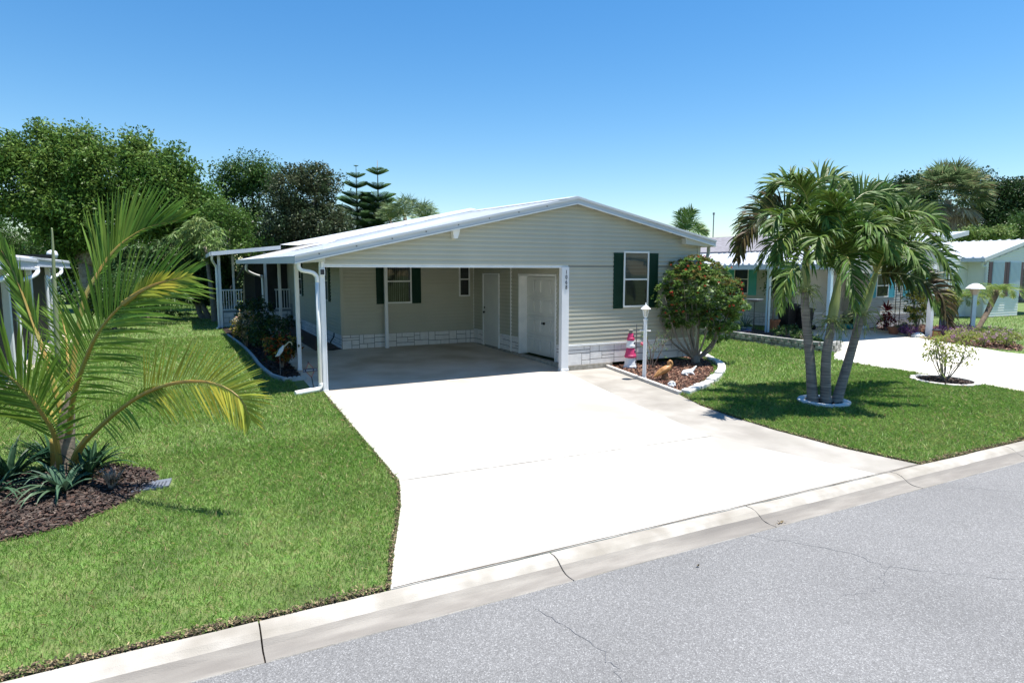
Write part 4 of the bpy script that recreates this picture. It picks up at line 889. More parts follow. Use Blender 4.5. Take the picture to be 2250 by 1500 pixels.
# heron ornament on stake
HW = mat('heron_white', (.62, .68, .74), .5); z = g(14.6)
hs = thing('heron_ornament', (2.05, 14.6, z), 'white curved heron ornament on a thin stake in front of the orange croton', 'ornament')
m_ = MB(); c = at(640, 770, 15.0 * .0 + float((np.array([2.05, 14.6, .5]) - CP) @ FW))
hx = lambda a, b_: c + RT * a + np.array([0, 0, b_])
kk = float((c - CP) @ FW) / FPX
pp = lambda X, Y: hx((X - 640) * kk, (770 - Y) * kk)
m_.tube([pp(604, 783), pp(611, 779), pp(617, 770), pp(624, 759)], [.004, .035, .05, .02], 8, n=14, squash=.4)
m_.build('body', HW, hs, smooth=True)
m_ = MB(); m_.tube([pp(624, 762), pp(630, 756), pp(636, 751), pp(641, 753), pp(642, 758)], [.018, .014, .012, .012, .008], 8, n=16); m_.build('neck', mat('heron_cream', (.5, .46, .33), .5), hs, smooth=True)
m_ = MB(); m_.tube([pp(641, 756), pp(642, 766)], [.008, .002], 6); m_.build('beak', mat('beak_dark', (.03, .03, .03), .5), hs)
m_ = MB(); b0 = pp(614, 776); m_.tube([b0, (b0[0], b0[1], z)], .006, 5); m_.build('stake', mat('stake_grey', (.2, .2, .2), .5), hs)
# alarm sign: red diamond outline with a blue bar on a black stake
kz = float((np.array([2.2, 13.0, .3]) - CP) @ FW); ps = lambda X, Y, d=0: at(X, Y, kz - d)
sg_ = thing('yard_sign', (*ps(697, 866)[:2], g(13)), 'red diamond outline yard sign with blue bar on a black stake beside the downspout', 'sign')
m_ = MB(); D = [ps(677, 797), ps(691, 811), ps(683.5, 828), ps(670, 816)]
D = [ps(677.5, 797), ps(691.5, 812), ps(684.5, 829), ps(671, 815)]
for i in range(4): m_.tube([D[i], D[(i + 1) % 4]], .006, 6)
m_.build('diamond_frame', mat('sign_red', (.38, .05, .05), .5), sg_)
m_ = MB(); m_.add([D[0], D[1], D[2], D[3]] + [p + FW * .004 for p in D], [(0, 1, 2, 3), (7, 6, 5, 4)]); m_.build('sign_panel', mat('sign_tan', (.3, .28, .24), .6), sg_)
def bar(m_, X0, X1, Y0, Y1, d, h):
    a, b_ = ps(X0, Y0, d), ps(X1, Y1, d); u = np.array([0, 0, h / 2]); f = FW * .006; m_.add([a - u, b_ - u, b_ + u, a + u, a - u + f, b_ - u + f, b_ + u + f, a + u + f], [(0, 1, 2, 3), (7, 6, 5, 4), (0, 4, 5, 1), (3, 2, 6, 7), (0, 3, 7, 4), (1, 5, 6, 2)])
m_ = MB(); bar(m_, 665.2, 696, 814.5, 811.5, .012, .066); m_.build('bar', mat('sign_navy', (.02, .025, .10), .4), sg_)
m_ = MB(); bar(m_, 666.8, 669.5, 814.6, 814.4, .02, .04); bar(m_, 672.5, 687.5, 813.8, 812.4, .02, .036); bar(m_, 690, 694.6, 812.2, 811.8, .02, .04); m_.build('bar_face', mat('sign_bluegrey', (.2, .24, .36), .5), sg_)
m_ = MB()
for i, q in enumerate((674, 676, 677.8, 679.6, 681.6, 683.4, 685.4)): bar(m_, q - .6, q + .6, 813.75 - i * .2, 813.7 - i * .2, .027, .016)
m_.build('bar_marks', mat('sign_pale', (.45, .48, .55), .5), sg_)
m_ = MB(); a = ps(684.7, 829); b_ = ps(692, 866); m_.tube([a + [0, 0, .01], a * .5 + b_ * .5, (b_[0], b_[1], g(13) - .02)], .009, 6); m_.build('stake', MATS['rubber_black'], sg_); MB().tube([ps(677.5, 797), ps(676.8, 793)], .009, 6).build('finial', MATS['rubber_black'], sg_)
# grey utility box lid
ux = thing('utility_cover', (-.45, 8.17, g(8.2)), 'grey ribbed utility box lid in the grass beside the coconut palm bed', 'cover')
m_ = MB(); A, B_, C_, D_ = np.array([-.66, 8.0]), np.array([-.29, 8.05]), np.array([-.26, 8.33]), np.array([-.60, 8.30]); m_.prism([tuple(A), tuple(B_), tuple(C_), tuple(D_)], g(8.2) - .05, g(8.2) + .03); 
m_.build('lid', mat('utility_grey', (.12, .135, .16), .6, (.16, .175, .2), 5), ux, bevel=.006)
m_ = MB()
for i in range(9):
    t = (i + .8) / 10; p, q = A + (B_ - A) * t, D_ + (C_ - D_) * t; n = np.array([.008, 0]); m_.prism([tuple(p + (q - p) * .1 - n), tuple(p + (q - p) * .1 + n), tuple(p + (q - p) * .6 + n), tuple(p + (q - p) * .6 - n)], g(8.2) + .03, g(8.2) + .037)
m_.build('ribs', mat('utility_dark', (.07, .075, .09), .6), ux)
# ---- neighbour's yard
wl = thing('retaining_wall', (17, 13, g(13)), 'low grey block retaining wall curving round the neighbour planting bed', 'wall')
wpts = catmull([(20.0, 19.5, 0), (18.2, 16.6, 0), (17.0, 14.3, 0), (16.2, 12.9, 0), (16.5, 12.15, 0), (17.1, 12.0, 0)], 300)[:, :2]
wpts = catmull([(16.45, 17.6, 0), (16.4, 15.5, 0), (16.5, 13.6, 0), (16.6, 12.5, 0), (16.9, 12.15, 0), (17.6, 12.35, 0)], 300)[:, :2]
sl3 = np.concatenate([[0], np.cumsum(np.linalg.norm(np.diff(wpts, axis=0), axis=1))])
mw = MB()
for r_ in range(3):
    s = .12 * (r_ % 2)
    while s < sl3[-1] - .1:
        e = min(s + .24, sl3[-1]); f_ = lambda q: np.array([np.interp(q, sl3, wpts[:, 0]), np.interp(q, sl3, wpts[:, 1])])
        a, b_ = f_(s + .014), f_(e - .014); d = (b_ - a) / (np.linalg.norm(b_ - a) + 1e-9); n = np.array([d[1], -d[0]]); rr = random.Random(int(s * 100) + r_)
        o_ = rr.uniform(-.012, .012); zc = g(a[1]) + r_ * .105
        mw.prism([tuple(a - n * .1), tuple(a + n * (.08 + o_)), tuple((a + b_) / 2 + n * (.1 + o_)), tuple(b_ + n * (.08 + o_)), tuple(b_ - n * .1)], zc - (.1 if r_ == 0 else 0), zc + .088); s = e
mw.build('blocks', mat('block_grey', (.24, .24, .22), .95, (.38, .38, .35), 5, 4, bump=.8, bscale=40, island=.45), wl)
BK = mat('bin_black', (.012, .013, .015), .5)
for i, (x, y, s) in enumerate(((20.95, 17.0, 1.0), (21.35, 16.55, .84))):
    z = 0; b = thing('trash_bin', (x, y, z), ['tall black wheeled trash bin in the neighbour carport, the taller one', 'shorter black trash bin beside the taller one in the neighbour carport'][i], 'trash bin', 'black bins in the neighbour carport')
    m_ = MB(); v = []; 
    for zz, e in ((.04, .2), (.9 * s, .3 * s + .0)): v += [(x - e, y - e, z + zz), (x + e, y - e, z + zz), (x + e, y + e, z + zz), (x - e, y + e, z + zz)]
    m_.add(v, [(0, 3, 2, 1), (4, 5, 6, 7), (0, 1, 5, 4), (1, 2, 6, 5), (2, 3, 7, 6), (3, 0, 4, 7)]); m_.build('body', BK, b, bevel=.03)
    m_ = MB(); e = .33 * s; m_.prism([(x - e, .9 * s), (x + e, .9 * s), (x + e, .97 * s), (x, 1.03 * s), (x - e, .97 * s)], y - e, y + e, 0, 'y'); m_.build('lid', BK, b, bevel=.02)
    for sx in (-.2, .2): m_ = MB(); m_.tube([(x + sx - .03, y - .27, .1), (x + sx + .03, y - .27, .1)], .1, 14); m_.build('wheel', BK, b)
TC = mat('terracotta', (.36, .14, .07), .8, (.3, .12, .06), 6)
def pot(name, x, y, r, h, m, label, z=None, cat='pot', group=None):
    z = g(y) if z is None else z; m_ = MB(); m_.lathe((x, y, z), [(r * .72, 0), (r * .95, h * .82), (r * 1.06, h * .83), (r * 1.06, h), (r * .9, h), (r * .85, h * .9)], 18)
    return tag(m_.build(name, m, origin=(x, y, z)), label, cat, group)
pot('plant_pot', 20.3, 17.15, .27, .42, TC, 'terracotta pot holding a small tree beside the black bins')
pot('plant_pot', 23.5, 14.35, .2, .28, TC, 'terracotta pot with pale flowers below the red leaved plant')
pot('glazed_pot', 17.3, 16.0, .38, .28, mat('glaze_navy', (.01, .025, .09), .25), 'wide navy blue glazed pot behind the block wall beside the red flowered shrub')
pot('glazed_pot', 18.3, 16.7, .25, .25, mat('glaze_slate', (.12, .2, .24), .4), 'slate blue pot holding the spiky rosette plant behind the block wall')
cf = thing('fountain', (24.0, 16.2, 0), 'turquoise garden pedestal standing at the right end of the neighbour carport', 'pedestal')
CY = mat('glaze_turquoise', (.03, .3, .33), .4); m_ = MB(); m_.lathe((24.0, 16.2, 0), [(.16, 0), (.15, .1), (.1, .2), (.09, .8), (.14, .9), (.2, .98), (.2, 1.02)], 14); m_.build('pedestal', CY, cf, smooth=True)
m_ = MB(); m_.lathe((23.6, 16.15, 0), [(.3, 0), (.42, .1), (.44, .14), (.38, .14)], 16); m_.build('bowl', CY, cf)
# bird bath-like dish on a pole
bb = thing('bird_feeder', (17.82, 15.86, 0), 'dark dish bird bath on a thin pole beside the red flowered shrub', 'bird bath')
m_ = MB(); m_.tube([(17.82, 15.86, 0), (17.82, 15.86, 1.18)], .015, 6); m_.build('pole', MATS['rubber_black'], bb); m_ = MB(); m_.lathe((17.82, 15.86, 1.18), [(.05, 0), (.25, .05), (.3, .1), (.28, .11), (.05, .06)], 16); m_.build('dish', mat('dish_grey', (.12, .14, .16), .3), bb, smooth=True)
m_ = MB(); m_.tube([(18.9, 16.2, 0), (18.9, 16.2, 1.5), (18.9, 16.1, 1.7), (19.1, 16.0, 1.75), (19.25, 15.95, 1.6)], .012, 5, n=24); tag(m_.build('plant_hook', MATS['rubber_black'], origin=(18.9, 16.2, 0)), 'thin black shepherd hook behind the block wall', 'hook')
# neighbour lamp post with square cap
x, y = 26.1, 13.0; z = g(y); l2 = thing('lamp_post', (x, y, z), 'white lamp post with wide mushroom cap in the purple flower bed', 'lamp post')
m_ = MB(); m_.lathe((x, y, z), [(.09, 0), (.09, 1.45), (.12, 1.5)], 4); m_.build('pole', PBL, l2)
m_ = MB(); m_.lathe((x, y, z + 1.5), [(.09, 0), (.19, .22)], 6); m_.build('lantern_glass', mat('lamp_amber', (.6, .5, .45), .3), l2)
m_ = MB(); m_.lathe((x, y, z + 1.72), [(.33, 0), (.33, .02), (.2, .15), (.12, .18), (.11, .2), (.02, .21)], 8); m_.build('cap', WP, l2)
m_ = MB(); m_.lathe((23.55, 12.85, g(12.9)), [(.13, 0), (.13, .28)], 14); lb = MB(); o = thing('path_lantern', (23.55, 12.85, g(12.9)), 'small amber lantern with dark cap at the foot of the white carport post', 'lantern')
m_.build('body', mat('amber_wood', (.42, .2, .08), .5), o); m_ = MB(); m_.lathe((23.55, 12.85, g(12.9) + .28), [(.15, 0), (.15, .04), (.03, .07)], 14); m_.build('cap', BK, o)
# garden flag, white stone, trellis, letter
m_ = MB(); c = at(2073, 715, 24.5); m_.box(c[0] - .28, c[0] + .22, c[1] - .015, c[1] + .015, .05, .75); fl = thing('garden_flag', (c[0], c[1], 0), 'small blue grey garden flag standing among the purple flowers', 'flag')
m_.build('cloth', mat('flag_bluegrey', (.25, .29, .38), .8, (.5, .52, .58), 9), fl); m_ = MB(); m_.tube([(c[0] - .3, c[1], -.1), (c[0] - .3, c[1], .82), (c[0] + .24, c[1], .82)], .012, 5); m_.build('frame', MATS['rubber_black'], fl)
for i, (x, y, s) in enumerate(((24.0, 15.9, .17), (23.3, 13.35, .2))):
    m_ = MB(); m_.ell((x, y, g(y) + s * .35), (s * 1.3, s, s * .6), k=10, l=7, jit=.25, seed=i); tag(m_.build('white_rock', ST, origin=(x, y, g(y))), ['white rock at the corner where driveway bed meets the house wall', 'flat white rock beside the purple plants'][i], 'rock')
m_ = MB()
for dx in (0, .3): m_.tube([(24.9 + dx, 15.2, 0), (24.9 + dx, 15.2, 2.0)], .014, 5)
for zz in np.arange(.3, 2.0, .25): m_.tube([(24.9, 15.2, zz), (25.2, 15.2, zz)], .01, 4)
tag(m_.build('trellis', MATS['rubber_black'], origin=(25, 15.2, 0)), 'thin black metal trellis behind the yellow leaved croton', 'trellis')
m_ = MB(); m_.prism([(24.32, 16.0), (23.2, 12.95), (23.08, 12.98), (24.2, 16.05)], lambda X, Y: g(Y), lambda X, Y: g(Y) + .07); tag(m_.build('bed_edging', mat('edging_tan', (.6, .5, .36), .9, (.5, .4, .28), 8), origin=(23.7, 14.5, 0)), 'pale tan edging strip along the neighbour driveway flower bed', 'edging')

for i, (x, y, s_, n) in enumerate(((5.42, 4.36, .035, 16), (3.95, 4.02, .008, 4))):
    rng = np.random.default_rng(i); C = np.array([x, y, ZR + .012]) + rng.normal(size=(n, 3)) * [s_, s_ * .5, .004]; C[:, 2] = np.abs(C[:, 2] - ZR) + ZR + .004
    tag(mass('leaf_litter', leaves(C, None, .03, .018, rng, 2.5), THATCH, mi=rng.integers(0, 3, n), origin=(x, y, ZR)), ['small clump of dead leaves in the gutter beside the kerb joint', 'tiny dark scrap lying on the asphalt just off the gutter'][i], 'leaf litter')
# ================================================================== TREES AND PLANTS
def crown_k(p): return float((np.array(p, float) - CP) @ FW)
LM = leafmat
G1 = LM('leaf_ficus', (.065, .14, .026), (.15, .23, .05), .45, .012, .3, scale=.5)
G2 = LM('leaf_oak', (.045, .105, .025), (.085, .15, .04), .45, .02, .25, scale=.6)
G3 = LM('leaf_magnolia', (.04, .072, .03), (.085, .10, .05), .55, .015, .2, rough=.3, scale=1.2)
G4 = LM('leaf_mango', (.04, .085, .028), (.09, .15, .045), .4, .02, .25, rough=.3, scale=.7)
G5 = LM('leaf_light', (.12, .2, .05), (.2, .27, .09), .4, .02, .35, scale=1)
G6 = LM('leaf_far_dark', (.028, .06, .022), (.05, .09, .03), .45, .02, .2, scale=.25)
G7 = LM('leaf_grey_green', (.12, .18, .08), (.19, .25, .12), .4, .02, .3, scale=.6)
# far tree line closing the view low down
tr = np.random.default_rng(5)
el = [(np.array([x, 95 + 12 * math.sin(x * .07) - max(0, x - 120) * .35, 2.2]), np.array([8, 5, 2.6 + 1.0 * math.sin(x * .31)])) for x in range(-130, 330, 9)]
P_, O_, _, _ = crown_pts(el, 2600, 24, .8, tr, .6); o = mass('distant_woods', leaves(P_, O_, .8, .45, tr), G6); o['kind'] = 'stuff'
tree('broadleaf_tree', 'very large spreading green tree rising over the left neighbour roof', 'tree', 36,
     [(70, 410, 90, 80), (150, 368, 72, 62), (55, 350, 55, 36), (255, 398, 100, 76), (345, 418, 88, 66), (420, 448, 58, 60), (130, 460, 75, 70), (205, 335, 36, 28), (112, 312, 32, 18), (325, 350, 30, 20), (230, 480, 130, 70), (390, 480, 90, 60), (150, 530, 60, 40), (450, 480, 40, 60), (95, 288, 22, 16), (205, 292, 16, 20), (165, 310, 30, 22), (30, 320, 30, 18), (300, 318, 22, 16), (372, 336, 20, 18), (400, 375, 30, 20), (20, 450, 35, 25)],
     (190, 640), G1, 760, 135, .24, .11, .40, 1, tr=.45, shell=.5, up=.7)
tree('evergreen_tree', 'tall irregular dark green tree between the largest tree and the bronze leaved tree', 'tree', 42,
     [(548, 378, 55, 32), (520, 400, 48, 32), (575, 400, 32, 30), (535, 450, 45, 50), (560, 500, 60, 50), (500, 520, 50, 50), (590, 540, 60, 40)], (545, 640), G2, 230, 120, .2, .09, .34, 2, tr=.3, shell=.4)
tree('magnolia_tree', 'bronze and dark leaved rounded tree behind the white carport roof', 'tree', 34,
     [(665, 425, 68, 62), (700, 400, 42, 36), (640, 480, 60, 50), (690, 495, 75, 50), (620, 540, 60, 30), (735, 520, 50, 30), (650, 385, 30, 22)], (660, 640), G3, 300, 105, .17, .085, .26, 3, tr=.25, shell=.45)
tree('shrub', 'light green shrub mass below the tall irregular tree', 'shrub', 33, [(505, 500, 42, 50), (480, 470, 30, 30), (560, 545, 60, 18)], (505, 640), G1, 130, 50, .16, .07, .22, 31, tr=.12)
# mango-like tree with drooping leaf clusters and leaning trunks
def drooping(name, label, k, blobs, base, M, ncl, seed, trunks, ln=.34, cat='tree', mats2=None):
    rng = np.random.default_rng(seed); sc = k / FPX
    ells = [(at(b[0], b[1], k + (b[4] if len(b) > 4 else 0)), np.array([b[2] * sc, b[2] * sc * .7, b[3] * sc])) for b in blobs]
    bp = at(base[0], base[1], k); bp[2] = 0; t = thing(name, bp, label, cat)
    P, O, K, cc = crown_pts(ells, ncl, 1, .01, rng, .6); V = []
    for p, o_ in zip(P, O):
        n = 13; a = rng.uniform(0, 2 * np.pi, n); d = np.stack([np.cos(a), np.sin(a), rng.uniform(-1.6, -.2, n)], 1) + o_ * .5; d = unit(d)
        c = p + d * ln * .55; V.append(leaves(c, None, ln, ln * .22, rng, .8, dirv=d))
    mass('crown', np.concatenate(V), M, t)
    m_ = MB()
    for pts in trunks: m_.tube([at(a, b_, k) if b_ else at(a, b_, k) for a, b_ in pts], [.17, .13, .09, .06], 8, n=10)
    m_.build('trunk', mat('bark_pale', (.24, .2, .16), .9, (.16, .13, .1), 7), t, smooth=True); return t
drooping('mango_tree', 'tree with hanging clusters of long leaves and leaning pale trunks beside the porch', 30,
         [(400, 560, 70, 45), (440, 520, 45, 35), (460, 570, 40, 50), (380, 610, 75, 40), (430, 620, 60, 45), (330, 600, 50, 45), (300, 570, 40, 35), (485, 610, 25, 60)],
         (470, 716), G4, 1300, 4, [[(468, 722), (455, 690), (435, 650), (420, 600)], [(472, 722), (478, 690), (466, 650), (450, 590)], [(462, 720), (440, 690), (428, 655), (400, 610)], [(476, 722), (486, 700), (480, 660), (475, 600)]])
drooping('mango_tree', 'sunlit pale green drooping leaf tree crown touching the porch roof edge', 28.5, [(445, 500, 42, 24), (462, 540, 30, 28), (415, 515, 35, 18)], (475, 712), G5, 95, 5, [[(474, 716), (470, 680), (462, 620), (450, 540)]])
tree('shrub', 'rounded mid green shrub at the back of the left lawn', 'shrub', 24, [(255, 640, 55, 42), (225, 660, 45, 35), (290, 665, 40, 28)], (250, 700), G2, 240, 45, .1, .05, .13, 6, tr=.08)
drooping('shrub', 'dark glossy large leaved shrub behind the rounded shrub on the left lawn', 27, [(300, 610, 50, 42), (350, 640, 50, 38), (385, 665, 30, 30)], (320, 700), G4, 200, 7, [[(320, 705), (318, 680), (315, 650), (310, 620)]], .26, 'shrub')
tree('hedge', 'dark dense foliage closing the garden behind the porch', 'hedge', 45, [(40, 590, 80, 45), (120, 560, 80, 50), (200, 560, 80, 55), (280, 570, 80, 55), (420, 650, 110, 40), (560, 620, 120, 45), (680, 600, 80, 40), (330, 650, 100, 40), (200, 640, 110, 45), (480, 600, 60, 50)], (450, 690), G6, 1100, 40, .24, .12, .35, 8, tr=.1)
tree('tree', 'small dark tree at the extreme left edge behind the awning', 'tree', 42, [(5, 525, 45, 30), (30, 545, 45, 20), (-40, 500, 60, 50)], (10, 640), G2, 160, 50, .18, .08, .26, 9)
# Norfolk pines
NP = LM('leaf_norfolk', (.08, .16, .07), (.12, .2, .08), .4, .02, .3, scale=1)
def norfolk(px, top, k, whorls, seed, label):
    rng = np.random.default_rng(seed); sc = k / FPX; tp = at(px, top, k); t = thing('norfolk_pine', (tp[0], tp[1], 0), label, 'tree', 'norfolk pines behind the roof')
    MB().tube([(tp[0], tp[1], 0), (tp[0], tp[1], tp[2] * .6), tuple(tp)], [.22, .1, .015], 7).build('trunk', BARK, t, smooth=True)
    V = []
    for y, wpx in whorls:
        z = at(px, y, k)[2]; Lr = wpx * sc; n = 7; ph = rng.uniform(0, 6)
        for i in range(n):
            a = ph + 2 * math.pi * i / n; d = np.array([math.cos(a), math.sin(a), 0]); s_ = np.array([-d[1], d[0], 0])
            for j in range(30):
                u = j / 30; c = np.array([tp[0], tp[1], z]) + d * Lr * u + np.array([0, 0, Lr * (.42 * u ** 1.3 - .05)])
                W = Lr * .36 * (math.sin(math.pi * min(1, .15 + u * .85)) ** .8 + .05)
                for sg in (-1, 1):
                    q = c + s_ * sg * W + np.array([0, 0, W * .55]) + d * W * .35; wv = d * Lr * .018
                    V.append([c - wv, c + wv, q + wv * .6, q - wv * .6])
                    q2 = c + s_ * sg * W * .5 + np.array([0, 0, W * .7]) + d * W * .2; V.append([c - wv, c + wv, q2 + wv * .6, q2 - wv * .6])
    mass('crown', np.array(V), NP, t)
norfolk(782, 362, 52, [(366, 6), (390, 22), (412, 30), (436, 34), (452, 46), (472, 50), (492, 58), (512, 60), (530, 60)], 1, 'norfolk pine with bare topmost spike, the shorter left one of two')
norfolk(829, 352, 52, [(374, 14), (383, 26), (415, 30), (440, 40), (452, 42), (468, 50), (488, 55), (508, 60), (528, 62)], 2, 'norfolk pine with taller thin spike, the right one of two')
# generic palm of fronds
def palm(name, label, cat, base, crown, k, fronds_, mats, rng, L, wd, nl, tm, r=(.12, .08), droop=.6, face=(0, 0, 1), shaft=None, group=None, lift=.15, a0=65, a1=22, r0=.02, mid=None):
    base = np.array(base, float); t = thing(name, base, label, cat, group); tp = at(crown[0], crown[1], k)
    pts = [base] + ([mid] if mid is not None else []) + [tp]
    MB().tube(pts, list(r), 12, n=24).build('trunk', tm, t, smooth=True)
    for f in fronds_:
        P = [tp] + [at(a, b_, k + (c if c is not None else 0)) for a, b_, c in f]
        frond(t, P, nl, L, wd, face, mats, rng, a0, a1, droop, r0=r0, lift=lift)
    return t, tp
RNG = np.random.default_rng(3)
STEM = mat('palm_stem', (.22, .24, .07), .5, (.3, .28, .08), 3); STEMY = mat('palm_stem_ochre', (.34, .2, .04), .5, (.24, .22, .05), 4)
PG = LM('frond_dark_green', (.06, .125, .02), (.11, .175, .03), .4, .02, .2, rough=.5, scale=1.5, spec=.25)
CG = LM('frond_green', (.11, .21, .028), (.18, .28, .045), .3, .015, .35, rough=.35, scale=1.2)
CY_ = LM('frond_yellow', (.46, .43, .055), (.28, .35, .055), .25, .015, .4, rough=.4, scale=2.5)
# coconut palm behind the roof
palm('coconut_palm', 'coconut palm crown peeking over the right slope of the white roof', 'palm tree', (*at(1505, 560, 46)[:2], 0), (1506, 512), 46,
     [[(1500, 490, 0), (1490, 468, 0)], [(1512, 480, 0), (1522, 462, 0)], [(1520, 490, 0), (1540, 500, 0)], [(1525, 505, -1), (1552, 510, -1)], [(1495, 500, 0), (1480, 508, 0)], [(1505, 485, 2), (1507, 462, 2)], [(1530, 500, 1), (1545, 512, 1)]],
     [PG, STEM], RNG, .9, .06, 26, BARK, (.18, .13), .6, face=(-FW[0], -FW[1], .5))
# feathery palms far behind
for i, (cx, cy, s, lab) in enumerate(((890, 470, 1.0, 'feathery grey green palm clump behind the roof, taller left one'), (935, 478, .8, 'feathery grey green palm clump behind the roof, lower right one'), (858, 478, .8, 'feathery palm clump partly behind the norfolk pines'))):
    fr = []
    for a in np.linspace(-170, -10, 10): fr.append([(cx + 22 * s * math.cos(R(a)), cy + 30 * s * math.sin(R(a)), RNG.uniform(-1, 1)), (cx + 38 * s * math.cos(R(a)), cy + (36 * s * math.sin(R(a)) + 6), RNG.uniform(-2, 2))])
    palm('areca_palm', lab, 'palm tree', (*at(cx, 600, 50)[:2], 0), (cx, cy + 8), 50, fr, [G7, STEM], RNG, .75, .06, 20, BARK, (.2, .15), .5, face=(-FW[0], -FW[1], .6), group='feathery palms behind the roof')
# right background
tree('oak_tree', 'dark dense oak crown left of the shaggy cabbage palm', 'tree', 62, [(1990, 420, 45, 32), (1960, 450, 50, 35), (2030, 440, 45, 40), (2010, 480, 70, 40), (1920, 440, 40, 18), (2050, 400, 40, 20)], (2000, 600), G6, 420, 55, .3, .16, .45, 12, tr=.4)
tree('oak_tree', 'tall dark oak crown right of the shaggy cabbage palm', 'tree', 64, [(2150, 410, 45, 30), (2210, 440, 60, 45), (2250, 430, 50, 30), (2180, 480, 60, 45), (2240, 490, 60, 45), (2110, 395, 40, 18)], (2190, 600), G6, 480, 55, .3, .16, .45, 13, tr=.4)
tree('shrub', 'pale green leafy shrub just above the far right metal roof', 'shrub', 44, [(2150, 512, 50, 10), (2195, 512, 40, 9), (2120, 520, 30, 8)], (2170, 600), G5, 120, 45, .2, .1, .2, 14)
tree('shrub', 'mid green bush at the right edge above the metal roof', 'shrub', 46, [(2245, 500, 35, 26), (2270, 490, 40, 30)], (2250, 600), G2, 110, 45, .16, .08, .2, 15)
def cabbage():
    k = 48; c = at(2083, 440, k); t = thing('cabbage_palm', (c[0], c[1], 0), 'shaggy cabbage palm with a skirt of dead tan fronds against the dark oaks', 'palm tree')
    MB().tube([(c[0], c[1], 0), tuple(c)], [.3, .25], 10).build('trunk', BARK, t); rng = np.random.default_rng(8); V = [[], []]
    for i in range(190):
        el_ = rng.uniform(-75, 80); az = rng.uniform(0, 360); d = np.array([math.cos(R(az)) * math.cos(R(el_)), math.sin(R(az)) * math.cos(R(el_)), math.sin(R(el_))])
        Ls = 3.0 if el_ > -10 else 2.5; hub = c + d * Ls * rng.uniform(.5, .8); s_ = unit(np.cross(d, [0, 0, 1.])); u_ = np.cross(s_, d)
        for j in range(20):
            a = R(-75 + 150 * j / 19); q = d * math.cos(a) + s_ * math.sin(a) + u_ * rng.uniform(-.1, .25); q[2] -= .25; tip = hub + unit(q) * 1.25 * rng.uniform(.8, 1.1); tip[2] -= .2
            wv = unit(np.cross(q, u_ + .01)) * .05; m2 = (hub + tip) / 2 + [0, 0, .08]
            V[1 if (el_ < -15 or rng.random() < .12) else 0].append([hub, m2 - wv, tip, m2 + wv])
    mass('crown', np.array(V[0]), G7, t); mass('dead_fronds', np.array(V[1]), LM('frond_dead', (.36, .28, .16), (.46, .38, .24), .4, .02, .2), t)
cabbage()
# ---- three christmas palms
BARKP = mat('palm_bark', (.20, .175, .155), .9, (.30, .27, .24), 2.5, 5, bump=.9, bscale=14, streak=(1, 1, 14), col3=(.13, .11, .10), scale3=3)
SHAFT = mat('crownshaft_green', (.16, .22, .06), .4, (.24, .26, .09), 2, streak=(1, 1, .5))
FLW = LM('inflorescence', (.3, .32, .16), (.2, .26, .1), .3, .02, .3)
BRN = LM('frond_browned', (.055, .105, .02), (.085, .06, .025), .5, .03, .25, rough=.35, scale=2)
def xpalm(label, base, mids, shaft0, crown, k, fr, brown=()):
    base = np.array(base, float); t = thing('christmas_palm', base, label, 'palm tree', 'three palms rising from one white stone ring')
    s0 = at(*shaft0, k); tp = at(*crown, k); pts = [base - [0, 0, .05]] + [at(*m, k) for m in mids] + [s0]
    b = MB(); P = catmull(pts, 60); rr = np.interp(np.linspace(0, 1, 60), [0, .08, .5, 1], [.115, .095, .078, .07]); rr = rr * (1 + .03 * (np.arange(60) % 3 == 0))
    b.tube(P, list(rr), 14); b.build('trunk', BARKP, t, smooth=True)
    MB().tube([s0 - (tp - s0) * .03, s0 * .7 + tp * .3, s0 * .2 + tp * .8, tp], [.078, .092, .055, .035], 12, n=16).build('crownshaft', SHAFT, t, smooth=True)
    for i, f in enumerate(fr):
        P_ = [tp - (tp - s0) * .12] + [at(a, b_, k + c) for a, b_, c in f]
        frond(t, P_, 60, .50, .042, (0, 0, 1) if len(f) < 4 else (-FW[0], -FW[1], .5), [BRN if i in brown else PG, STEM], RNG, 64, 25, 1.15, r0=.018, lift=.25, start=.1, wild=.1)
    q = s0 + (tp - s0) * .05; V = []
    for i in range(60):
        a = RNG.uniform(0, 6.28); d = unit(np.array([math.cos(a), math.sin(a), RNG.uniform(-.9, .5)])); p = q.copy()
        for j in range(4):
            p2 = p + d * .1 + [0, 0, -.012 * j * j]; wv = unit(np.cross(d, RNG.normal(size=3))) * .007; V.append([p - wv, p + wv, p2 + wv, p2 - wv]); p = p2; d = unit(d + RNG.normal(size=3) * .35)
    mass('flower_spray', np.array(V), FLW, t); return t
xpalm('left palm of the three, with straight grey trunk and browned fronds drooping to the left', (10.46, 7.82, g(7.8)), [(1779, 780), (1770, 690)], (1768, 640), (1772, 545), 12.0,
      [[(1740, 480, 0), (1690, 465, -.2), (1640, 510, -.2), (1618, 570, -.2)], [(1745, 470, .4), (1700, 450, .6), (1650, 480, .6), (1628, 545, .6)], [(1755, 440, .3), (1735, 400, .5), (1700, 410, .7), (1680, 450, .8)], [(1785, 440, .5), (1800, 395, .7), (1835, 388, .9), (1870, 410, 1)],
       [(1760, 500, -.6), (1725, 520, -1.1), (1700, 580, -1.4)], [(1800, 480, .8), (1840, 460, 1.2), (1880, 490, 1.4)], [(1745, 520, .8), (1700, 530, 1.3), (1665, 590, 1.4)], [(1775, 450, -.2), (1760, 410, -.3), (1740, 395, -.3)], [(1790, 500, -.5), (1810, 470, -1), (1830, 510, -1.3)], [(1750, 490, -.8), (1715, 470, -1.3), (1690, 510, -1.5)]], brown=(0, 1))
